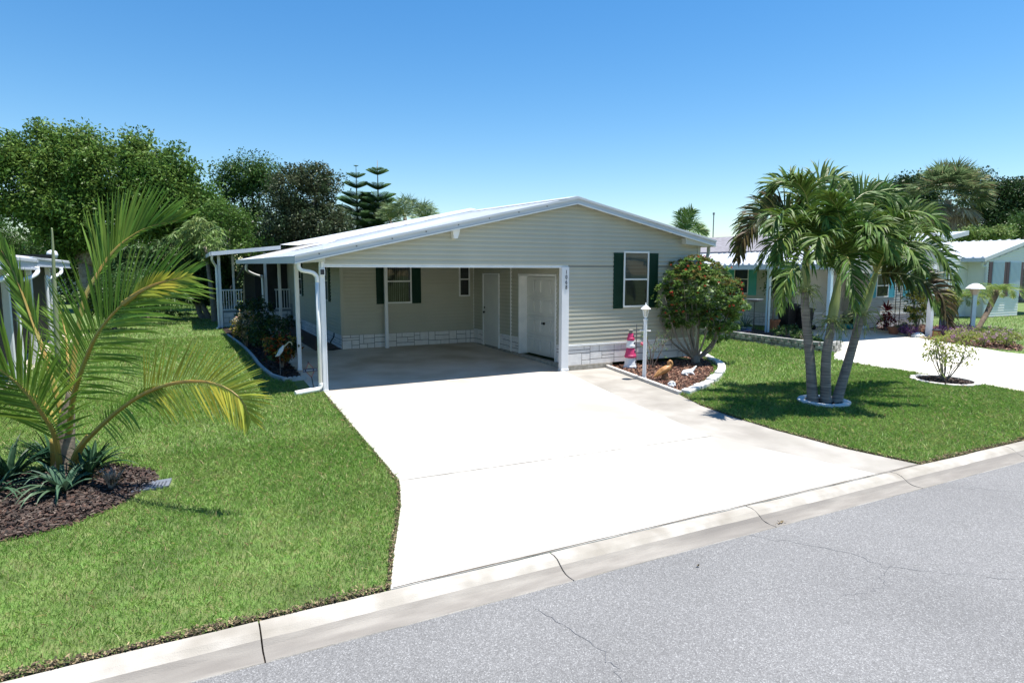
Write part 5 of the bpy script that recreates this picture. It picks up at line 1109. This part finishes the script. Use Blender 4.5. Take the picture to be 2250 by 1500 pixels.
xpalm('middle palm of the three, with thick yellow green crownshaft', (10.63, 7.68, g(7.7)), [(1815, 790), (1824, 730)], (1828, 705), (1845, 600), 11.85,
      [[(1825, 540, -.2), (1790, 495, -.4), (1740, 520, -.5), (1700, 600, -.6)], [(1830, 560, -.5), (1780, 560, -1), (1735, 600, -1.3), (1712, 680, -1.4)], [(1840, 500, 0), (1820, 440, .1), (1780, 430, .1), (1750, 470, .1)], [(1860, 500, .1), (1880, 440, .2), (1920, 420, .3), (1960, 440, .3)],
       [(1865, 530, -.4), (1900, 490, -.8), (1940, 510, -1.1), (1965, 570, -1.2)], [(1855, 560, -.8), (1870, 590, -1.1), (1880, 680, -1.2)], [(1850, 480, .5), (1850, 420, .8), (1865, 400, 1)], [(1820, 550, .7), (1770, 540, 1.2), (1740, 590, 1.4)], [(1830, 530, -.7), (1800, 520, -1.2), (1790, 570, -1.5)], [(1850, 520, -.5), (1840, 460, -.9), (1820, 430, -1.1)], [(1865, 520, .5), (1900, 470, .9), (1935, 480, 1.2)]])
xpalm('right palm of the three, leaning right with a long arching frond', (10.82, 7.62, g(7.6)), [(1862, 800), (1885, 720)], (1893, 690), (1928, 590), 12.1,
      [[(1960, 600, -.2), (2010, 608, -.4), (2065, 640, -.5), (2085, 710, -.6)], [(1960, 560, .1), (2010, 530, .2), (2070, 560, .2), (2105, 640, .2)], [(1945, 530, .2), (1980, 470, .4), (2040, 470, .5), (2085, 520, .5)], [(1925, 520, .1), (1920, 450, .2), (1945, 425, .3), (1990, 440, .3)],
       [(1905, 540, 0), (1870, 500, -.1), (1830, 520, -.2), (1810, 580, -.2)], [(1950, 550, -.7), (1990, 540, -1.2), (2030, 600, -1.5)], [(1950, 560, .8), (2000, 560, 1.4), (2050, 610, 1.6)], [(1930, 530, -.6), (1920, 500, -1.1), (1900, 540, -1.5)], [(1955, 520, .6), (2000, 490, 1), (2050, 500, 1.2)],
       [(1950, 590, .3), (1990, 580, .8), (2040, 640, 1), (2070, 690, 1.1)], [(1945, 530, -.4), (1965, 480, -.8), (2010, 480, -1.1)], [(1915, 540, .5), (1890, 480, .9), (1860, 480, 1.1)], [(1960, 550, -.3), (2020, 510, -.5), (2075, 550, -.7)]], brown=(0,))
# ---- coconut palm in the left foreground
kc = crown_k((-1.44, 9.14, 0))
cp = thing('coconut_palm', (-1.42, 9.1, g(9.1)), 'young coconut palm with huge fronds in the left foreground mulch bed', 'palm tree')
BARKC = mat('coconut_bark', (.13, .105, .08), .9, (.21, .175, .13), 7, 5, bump=.8, bscale=30)
MB().tube([at(140, 1075, kc), at(140, 1030, kc), at(144, 970, kc), at(149, 910, kc), at(153, 860, kc)], [.19, .115, .10, .075, .025], 16, n=26).build('trunk', BARKC, cp, smooth=True)
cam_face = np.array([-FW[0], -FW[1], .25])
def cf_(pts, L, nl, lr, mats=None, droop=.35, face=None, a0=62, a1=20, r0=.035, start=.22, wd=.045, lift=.1, dk=0):
    wd *= .56; nl = int(nl * 1.05)
    frond(cp, [at(a, b_, kc + c + dk) for a, b_, c in pts], nl, L, wd, cam_face if face is None else face, mats or [CG, STEMY], RNG, a0, a1, droop, lr, start, r0, lift=lift)
# upright right frond, leaflets fan up
cf_([(152, 920, 0), (162, 790, .1), (184, 660, .2), (220, 594, .3), (249, 553, .35), (284, 523, .4), (330, 498, .4), (405, 482, .4)], .84, 66, (.16, 1), droop=.06, a0=50, a1=16, start=.40, wd=.055)
# middle right frond with yellow tip
cf_([(152, 950, -.05), (158, 888, -.2), (172, 835, -.3), (192, 781, -.4), (213, 736, -.5), (240, 699, -.55), (281, 659, -.6), (340, 628, -.6), (412, 608, -.6)], 1.02, 66, (1, .9), droop=.24, start=.16, wd=.044)
cf_([(270, 668, -.62), (310, 640, -.64), (350, 622, -.64), (414, 607, -.64)], .42, 22, (.9, .5), [CY_, STEMY], droop=.12, start=.2, a0=40, wd=.055)
# low right arching yellow frond
cf_([(160, 1020, -.1), (172, 987, -.2), (234, 924, -.5), (291, 880, -.8), (333, 857, -.9), (385, 841, -1.0), (447, 838, -1.1), (494, 851, -1.15), (530, 877, -1.2), (552, 922, -1.2)], .56, 62, (1, .95), [CY_, STEMY], droop=.12, start=.40, wd=.034, a0=68, a1=34)
cf_([(172, 987, -.2), (234, 924, -.5), (291, 880, -.8), (345, 852, -.9)], .5, 26, (1, .35), [CG, STEMY], droop=.7, start=.28, wd=.05, a0=60, r0=.02)
# left frond
cf_([(132, 1030, -.1), (120, 955, -.3), (93, 909, -.45), (64, 869, -.55), (27, 832, -.65), (-20, 802, -.75), (-90, 785, -.8)], .88, 56, (1, 1), droop=.26, start=.14, wd=.05)
# steep left frond
cf_([(142, 930, .1), (110, 820, .15), (88, 752, .2), (62, 680, .3), (36, 610, .35), (0, 545, .4), (-30, 500, .4)], .62, 44, (.8, .7), droop=.04, a0=24, a1=9, start=.36, wd=.06)
# rear fronds
cf_([(148, 905, .3), (150, 820, .5), (146, 745, .8), (132, 680, 1.0)], .62, 30, (.3, 1), droop=.2, start=.3, a0=48, wd=.05)
cf_([(140, 950, .1), (90, 880, .6), (30, 850, 1.0), (-40, 880, 1.2)], .7, 34, (1, 1), droop=.5, start=.2)
m_ = MB(); m_.tube([at(128, 800, kc), at(122, 680, kc), at(115, 520, kc), at(113, 500, kc)], [.03, .028, .012, .002], 7, n=14); m_.build('spear_leaf', mat('spear_green', (.17, .2, .1), .5), cp, smooth=True)
m_ = MB(); m_.tube([at(128, 1050, kc), at(124, 1010, kc - .05), at(116, 965, kc - .15)], [.085, .06, .035], 9, n=12); m_.tube([at(158, 1050, kc), at(168, 1000, kc - .1), at(195, 955, kc - .3)], [.06, .045, .03], 9, n=12); m_.build('leaf_bases', STEMY, cp, smooth=True)
# ---- strap leaved plants round the coconut palm
def rosette(name, label, x, y, n, L, wd, M, cat='plant', seed=0, up=(.35, 1.1), arch=.9, group=None, z=None, segs=6):
    rng = np.random.default_rng(seed); z = g(y) + .02 if z is None else z; V = []
    t = MB(); m_ = MB()
    for i in range(n):
        a = rng.uniform(0, 6.283); el_ = rng.uniform(*up); d = np.array([math.cos(a) * math.cos(el_), math.sin(a) * math.cos(el_), math.sin(el_)]); ll = L * rng.uniform(.6, 1.1)
        p = np.array([x, y, z]) + np.array([math.cos(a), math.sin(a), 0]) * .02; s_ = unit(np.cross(d, [0, 0, 1.])); n0 = len(m_.v)
        ws = [.7, 1, 1, .85, .6, .35, .04]
        for j in range(segs + 1):
            w_ = wd * ws[j] / 2; up_ = np.cross(s_, d) * w_ * .5
            m_.v += [tuple(p - s_ * w_ + up_), tuple(p), tuple(p + s_ * w_ + up_)]
            p = p + d * ll / segs; d = unit(d + np.array([0, 0, -arch * .12 * (j + 1) * rng.uniform(.5, 1.3)]))
        for j in range(segs):
            q = n0 + 3 * j; m_.f += [(q, q + 1, q + 4, q + 3), (q + 1, q + 2, q + 5, q + 4)]; m_.m += [0, 0]
    return tag(m_.build(name, M, origin=(x, y, z)), label, cat, group)
AL = LM('leaf_agave', (.045, .10, .06), (.08, .14, .08), .3, .02, .15, rough=.3, scale=3); AD = LM('leaf_bromeliad', (.015, .05, .025), (.03, .07, .03), .4, .02, .15, rough=.25, scale=3)
rosette('agave_plant', 'grey green strap leaved plant directly in front of the coconut trunk', -1.33, 8.35, 34, .62, .055, AL, seed=1)
rosette('bromeliad_plant', 'dark strap leaved plant left of the coconut trunk', -1.95, 9.05, 30, .62, .06, AD, seed=2, up=(.6, 1.3), arch=.5)
rosette('bromeliad_plant', 'dark strap leaved plant close behind the coconut trunk', -1.55, 9.35, 26, .6, .055, AD, seed=3, up=(.6, 1.35), arch=.5)
rosette('bromeliad_plant', 'dark strap leaved plant right of the coconut trunk', -1.12, 9.15, 28, .5, .05, AD, seed=4, up=(.4, 1.2), arch=.6)
rosette('bromeliad_plant', 'dark strap leaved plant between the coconut trunk and the sparse red shrub', -1.15, 8.7, 26, .45, .05, AD, seed=6, up=(.6, 1.35), arch=.5)
rosette('bromeliad_plant', 'dark strap leaved plant behind the leftmost agave', -2.3, 8.95, 26, .55, .055, AD, seed=7, up=(.6, 1.35), arch=.5)
rosette('agave_plant', 'spiky strap leaved plant at the left end of the coconut bed', -2.0, 8.6, 22, .5, .045, AL, seed=5, up=(.3, 1.1))
def bush(name, label, x, y, r, h, M, n, ln, wd, seed, cat='shrub', stems=7, z=None, mats=None, group=None, shell=.35, up=.5, stemm=None, frac=None, zc=.58):
    rng = np.random.default_rng(seed); z = g(y) + .01 if z is None else z; t = thing(name, (x, y, z), label, cat, group)
    P, O, K, cc = crown_pts([(np.array([x, y, z + h * zc]), np.array([r, r, h * (1 - zc)]))], max(6, n // 9), 9, ln * .45, rng, shell)
    P[:, 2] = np.maximum(P[:, 2], z + .02); V = leaves(P, O, ln, wd, rng, up)
    mi = None; mm = M
    if mats: mm = mats; c = np.repeat(rng.choice(len(mats), len(P) // 9, p=frac), 9); mi = c
    mass('foliage', V, mm, t, mi=mi); m_ = MB()
    for i in range(stems): a = rng.uniform(0, 6.28); e = rng.uniform(.2, .75); m_.tube([(x, y, z - .02), (x + r * e * .4 * math.cos(a), y + r * e * .4 * math.sin(a), z + h * .35), (x + r * e * math.cos(a), y + r * e * math.sin(a), z + h * .75)], [.022, .014, .006], 5, n=6)
    m_.build('stem', stemm or BARK, t, smooth=True); return t
bush('shrub', 'small sparse dark red twiggy shrub beside the utility lid', -.86, 8.25, .2, .3, LM('leaf_maroon', (.05, .035, .025), (.08, .06, .03), .5, .03), 260, .035, .016, 21, stems=16)
# ---- croton bed, left side of the house
CR = [LM('croton_green', (.02, .05, .02), (.04, .08, .025), .5, .03, .2, rough=.3, scale=3), LM('croton_orange', (.30, .08, .015), (.22, .10, .02), .4, .03, .3, rough=.35, scale=3), LM('croton_yellow', (.3, .24, .05), (.12, .14, .03), .4, .02, .3, rough=.35, scale=4), LM('croton_red', (.16, .03, .02), (.1, .03, .02), .4, .02, .2, rough=.3, scale=3)]
bush('croton', 'orange and green croton shrub nearest the heron ornament', 1.95, 15.7, .42, .92, None, 1100, .12, .05, 22, mats=[CR[0], CR[1], CR[2], CR[3]], frac=[.6, .17, .12, .11])
bush('croton', 'dark green croton shrub in the middle of the side bed', 1.95, 18.2, .55, 1.1, CR[0], 1500, .11, .05, 23)
bush('croton', 'yellow and pink speckled croton shrub on the lawn side of the bed', 1.5, 20.0, .38, 1.15, None, 1000, .1, .045, 24, mats=[CR[0], CR[2], LM('croton_cream', (.5, .42, .25), (.42, .25, .18), .3, .03, .3)], frac=[.35, .4, .25])
bush('croton', 'tall dark croton shrub at the far end in front of the porch railing', 1.9, 21.8, .6, 1.45, CR[0], 1300, .12, .055, 25)
bush('shrub', 'low dark shrub beside the porch steps', 3.6, 25.8, .35, .6, CR[0], 400, .09, .045, 26, z=0)
# ---- front bed: jatropha and rose
JL = LM('leaf_jatropha', (.12, .22, .05), (.19, .29, .08), .5, .02, .35, rough=.4, scale=2, spec=.35); JR = LM('flower_red', (.5, .03, .035), (.6, .07, .05), .3, .02, .3); JN = LM('leaf_new', (.16, .2, .05), (.2, .14, .05), .4, .03, .3)
def jatropha():
    k = crown_k((11.85, 12.8, 1)); sc = k / FPX; rng = np.random.default_rng(31); x0, y0 = 11.7, 12.25; k = crown_k((x0, y0, 1)); sc = k / FPX
    t = thing('flowering_shrub', (x0, y0, g(y0)), 'large rounded shrub with red flowers and bare fanned stems at the house corner', 'shrub')
    bl = [(1530, 635, 80, 52), (1480, 620, 45, 35), (1470, 655, 48, 34), (1580, 650, 62, 48), (1610, 670, 38, 34), (1530, 590, 45, 26), (1500, 590, 30, 20), (1560, 600, 45, 24), (1490, 690, 48, 24), (1580, 700, 48, 22), (1452, 648, 34, 14), (1475, 705, 22, 14), (1575, 735, 26, 16), (1530, 700, 50, 20), (1600, 710, 28, 18)]
    ells = [(at(a, b_, k), np.array([c * sc, c * sc * .8, d * sc])) for a, b_, c, d in bl]
    P, O, K, cc = crown_pts(ells, 1050, 1, .0, rng, .62); V = []; mi = []; F = []
    for p, o_ in zip(P, O):
        n = 15; a = rng.uniform(0, 6.28, n); d = unit(np.stack([np.cos(a), np.sin(a), rng.uniform(-.5, .9, n)], 1) + o_ * .7); V.append(leaves(p + d * .06, None, .125, .042, rng, 1.0, dirv=d)); mi += [1 if (o_[2] > .4 and rng.random() < .3) else 0] * n
        if o_[2] > -.35 and rng.random() < .13:
            q = p + o_ * .11; m = 14; d = unit(rng.normal(size=(m, 3)) + o_); F.append(leaves(q + d * .022, None, .04, .022, rng, .5, dirv=d))
    mass('foliage', np.concatenate(V), [JL, JN], t, mi=mi); mass('flowers', np.concatenate(F), JR, t)
    m_ = MB(); base = np.array([x0, y0, g(y0)]); m_.tube([base - [0, 0, .05], base + [0, 0, .22]], [.13, .09], 10)
    tips = [(1450, 700), (1470, 690), (1490, 680), (1505, 660), (1520, 650), (1540, 660), (1560, 680), (1585, 700), (1600, 690), (1580, 735), (1515, 690), (1535, 700)]
    for i, (a, b_) in enumerate(tips):
        e = at(a, b_, k + rng.uniform(-.4, .4)); m = base * .45 + e * .55 + (e - base) * [.12, .12, -.05]
        m_.tube([base + [0, 0, .08], m, e], [.035, .022, .01], 7, n=12)
        e2 = e + rng.normal(size=3) * .2 + [0, 0, .3]; m_.tube([e, e2], [.01, .005], 5); m_.tube([m, m + rng.normal(size=3) * .15 + [0, 0, .45]], [.014, .005], 5)
    m_.build('stem', mat('stem_pale', (.26, .23, .19), .8, (.2, .17, .14), 9), t, smooth=True)
jatropha()
def sparse(name, label, x, y, h, r, M, n, ln, seed, flower=None, ns=7, stemm=None, cat='shrub', leafw=.4):
    rng = np.random.default_rng(seed); z = g(y) + .01; t = thing(name, (x, y, z), label, cat); m_ = MB(); C = []
    for i in range(ns):
        a = rng.uniform(0, 6.28); e = rng.uniform(.3, 1); tip = np.array([x + r * e * math.cos(a), y + r * e * math.sin(a), z + h * rng.uniform(.7, 1)]); mid = np.array([x, y, z]) * .45 + tip * .55 + rng.normal(size=3) * .04
        P = catmull([(x + .04 * math.cos(a), y + .04 * math.sin(a), z), mid, tip], 12); m_.tube(P, [.012, .008, .004], 5)
        for j in range(3):
            q = P[5 + 2 * j]; e2 = q + unit(rng.normal(size=3) + [0, 0, .8]) * h * .22; m_.tube([q, e2], [.006, .003], 4)
            for _ in range(n): C.append(e2 + rng.normal(size=3) * ln * .6)
        for _ in range(n): C.append(tip + rng.normal(size=3) * ln * .6)
    C = np.array(C); mass('foliage', leaves(C, None, ln, ln * leafw, rng, .8), M, t); m_.build('stem', stemm or MATS['stem_pale'], t, smooth=True)
    if flower: mm, pos = flower; b = MB(); [b.ell(p, (.05, .05, .045), jit=.3, seed=i) for i, p in enumerate(pos)]; b.build('flower', mm, t)
    return t
sparse('rose_bush', 'thin rose bush with one pink bloom between lamp post and skirting', 10.1, 12.1, .95, .42, JL, 7, .05, 41, (mat('rose_pink', (.6, .12, .18), .5), [at(1412, 755, crown_k((10.1, 12.1, .4)))]), 8, MATS['bark'])
m_ = MB(); m_.tube([(9.95, 12.5, -.1), (9.95, 12.5, .95)], .012, 5); tag(m_.build('garden_stake', MATS['stake_grey'], origin=(9.95, 12.5, -.1)), 'thin grey garden stake beside the pink lighthouse', 'stake')
sparse('frangipani_shrub', 'sparse shrub of bare branches with yellow green leaf tufts in a stone ring', 15.1, 8.0, 1.0, .62, LM('leaf_yellow_green', (.3, .3, .06), (.22, .28, .06), .3, .02, .35), 9, .095, 42, None, 17, mat('branch_grey', (.2, .18, .15), .8), leafw=.42)
# ---- neighbour planting
rosette('spider_plant', 'spiky green rosette in a slate pot behind the block wall', 18.3, 16.7, 40, .8, .035, AL, seed=9, up=(.3, 1.4), arch=.5, z=.2)
bush('shrub', 'low green shrubs behind the block wall below the carport post', 18.4, 14.9, .5, .5, G2, 600, .07, .03, 43)
bush('shrub', 'low green shrub at the near end behind the block wall', 18.0, 13.9, .45, .42, G2, 500, .07, .03, 44)
bush('shrub', 'trailing green plant hanging over the block wall', 17.2, 16.2, .5, .45, G2, 500, .07, .03, 45)
def pottree():
    x, y = 20.3, 17.15; rng = np.random.default_rng(6); t = thing('potted_tree', (x, y, .35), 'slim dark leaved tree growing from the terracotta pot beside the bins', 'tree')
    P, O, _, _ = crown_pts([(np.array([x, y, 1.85]), np.array([.4, .4, .65]))], 55, 9, .1, rng, .3); mass('crown', leaves(P, O, .13, .06, rng), G2, t); MB().tube([(x, y, .3), (x + .02, y, 1.2), (x, y, 2.1)], [.03, .025, .01], 6).build('trunk', BARK, t)
pottree()
RP = LM('leaf_cordyline', (.16, .02, .03), (.08, .015, .025), .5, .02, .3)
rosette('cordyline', 'dark red leaved upright plant against the sunlit wall, top tuft', 23.9, 14.9, 34, .45, .06, RP, seed=10, up=(.5, 1.4), arch=.3, z=.75)
bush('cordyline', 'dark red leaved upright plant beside the terracotta pot, lower stems', 23.9, 14.9, .22, .85, RP, 260, .16, .05, 46, stems=5)
YC = LM('leaf_yellow_croton', (.5, .45, .08), (.3, .33, .07), .3, .02, .3, scale=4)
bush('croton', 'tall yellow leaved croton left of the white carport post', 24.7, 14.2, .5, 2.0, None, 1100, .16, .06, 47, mats=[YC, G2], frac=[.72, .28], zc=.6)
bush('croton', 'yellow leaved croton right of the white carport post', 25.9, 13.9, .38, 1.7, None, 600, .16, .06, 48, mats=[YC, G2], frac=[.6, .4], zc=.7)
PP = LM('leaf_purple', (.07, .025, .10), (.12, .05, .15), .4, .03, .2)
for i, (x, y, s, lab) in enumerate(((23.2, 13.6, .33, 'low purple leaved plant left of the carport post'), (24.2, 12.95, .38, 'low purple leaved plant right of the carport post'), (25.2, 12.8, .4, 'low purple leaved plant below the leaning date palm'), (26.3, 13.4, .4, 'low purple plant in front of the mushroom cap lamp post'))): bush('purple_plant', lab, x, y, s, .42, PP, 500, .1, .025, 50 + i, cat='plant', up=1.2)
bush('flower_plant', 'grey green herb clump in front of the sunlit skirting', 24.3, 14.6, .45, .45, G7, 500, .09, .02, 55, cat='plant', up=1.5); bush('flower_plant', 'leafy green clump between red plant and purple plant', 23.7, 14.0, .4, .5, G5, 400, .12, .03, 56, cat='plant', up=1.5)
LT = LM('leaf_lantana', (.2, .27, .06), (.28, .3, .08), .35, .02, .3, scale=2); LF = LM('flower_mauve', (.4, .22, .35), (.5, .35, .42), .3, .02)
for i, (x, y, r_, lab) in enumerate(((22.9, 11.75, .5, 'yellow green ground shrub at the left end of the flower bed'), (22.85, 11.0, .48, 'yellow green ground shrub second from the left of the flower bed'), (23.3, 10.6, .48, 'yellow green ground shrub nearest the driveway bend'), (24.1, 11.0, .5, 'mauve speckled ground shrub in the middle of the flower bed'), (25.0, 11.7, .5, 'mauve flowering ground shrub toward the lawn'), (24.0, 12.0, .5, 'pale flowering ground shrub behind the bed front'))):
    bush('lantana', lab, x, y, r_, .5, None, 750, .07, .032, 60 + i, cat='shrub', mats=[LT, LF], frac=[.86 if i < 3 else .68, .14 if i < 3 else .32])
# pygmy date palms
def pygmy(label, base, crown, k, seed, s=1.0, n=20):
    rng = np.random.default_rng(seed); t = thing('date_palm', base, label, 'palm tree', 'pygmy date palms in the neighbour flower bed'); tp = at(*crown, k); b = np.array(base, float)
    MB().tube([b, b * .5 + tp * .5 + [.05, 0, -.06], tp], [.09, .1, .13], 9, n=14).build('trunk', mat('date_bark', (.09, .065, .045), .95, (.16, .12, .08), 9, bump=1, bscale=25), t, smooth=True)
    for i in range(n):
        a = 2 * math.pi * i / n + rng.uniform(-.2, .2); L = s * rng.uniform(.8, 1.1); e = rng.uniform(.25, .75); d = np.array([math.cos(a), math.sin(a), 0])
        frond(t, [tp, tp + d * L * .45 + [0, 0, L * .42 * e], tp + d * L * .85 + [0, 0, L * .25 * e], tp + d * L * 1.1 + [0, 0, -L * .25]], 26, .3 * s, .022, (0, 0, 1), [LM('frond_date', (.14, .22, .04), (.2, .26, .05), .3, .02, .35), STEM], rng, 60, 25, .5, r0=.008, segs=3)
pygmy('small date palm with steeply leaning trunk beside the mushroom cap lamp post', gnd(27.6, 13.6), (2190, 640), 26.0, 1)
pygmy('small date palm half hidden behind the drooping browned frond', gnd(25.6, 13.7), (2105, 655), 24.5, 2)
m_ = MB()
for i, (a, b_, c) in enumerate(((140, 880, 0), (158, 870, .03), (150, 850, .1))): m_.tube([at(146, 985, kc + c), at((146 + a) / 2, 930, kc + c), at(a, b_, kc + c)], [.055, .045, .02], 8, n=10)
m_.build('leaf_bases', mat('petiole_green', (.2, .22, .06), .5, (.26, .2, .06), 5), cp, smooth=True)
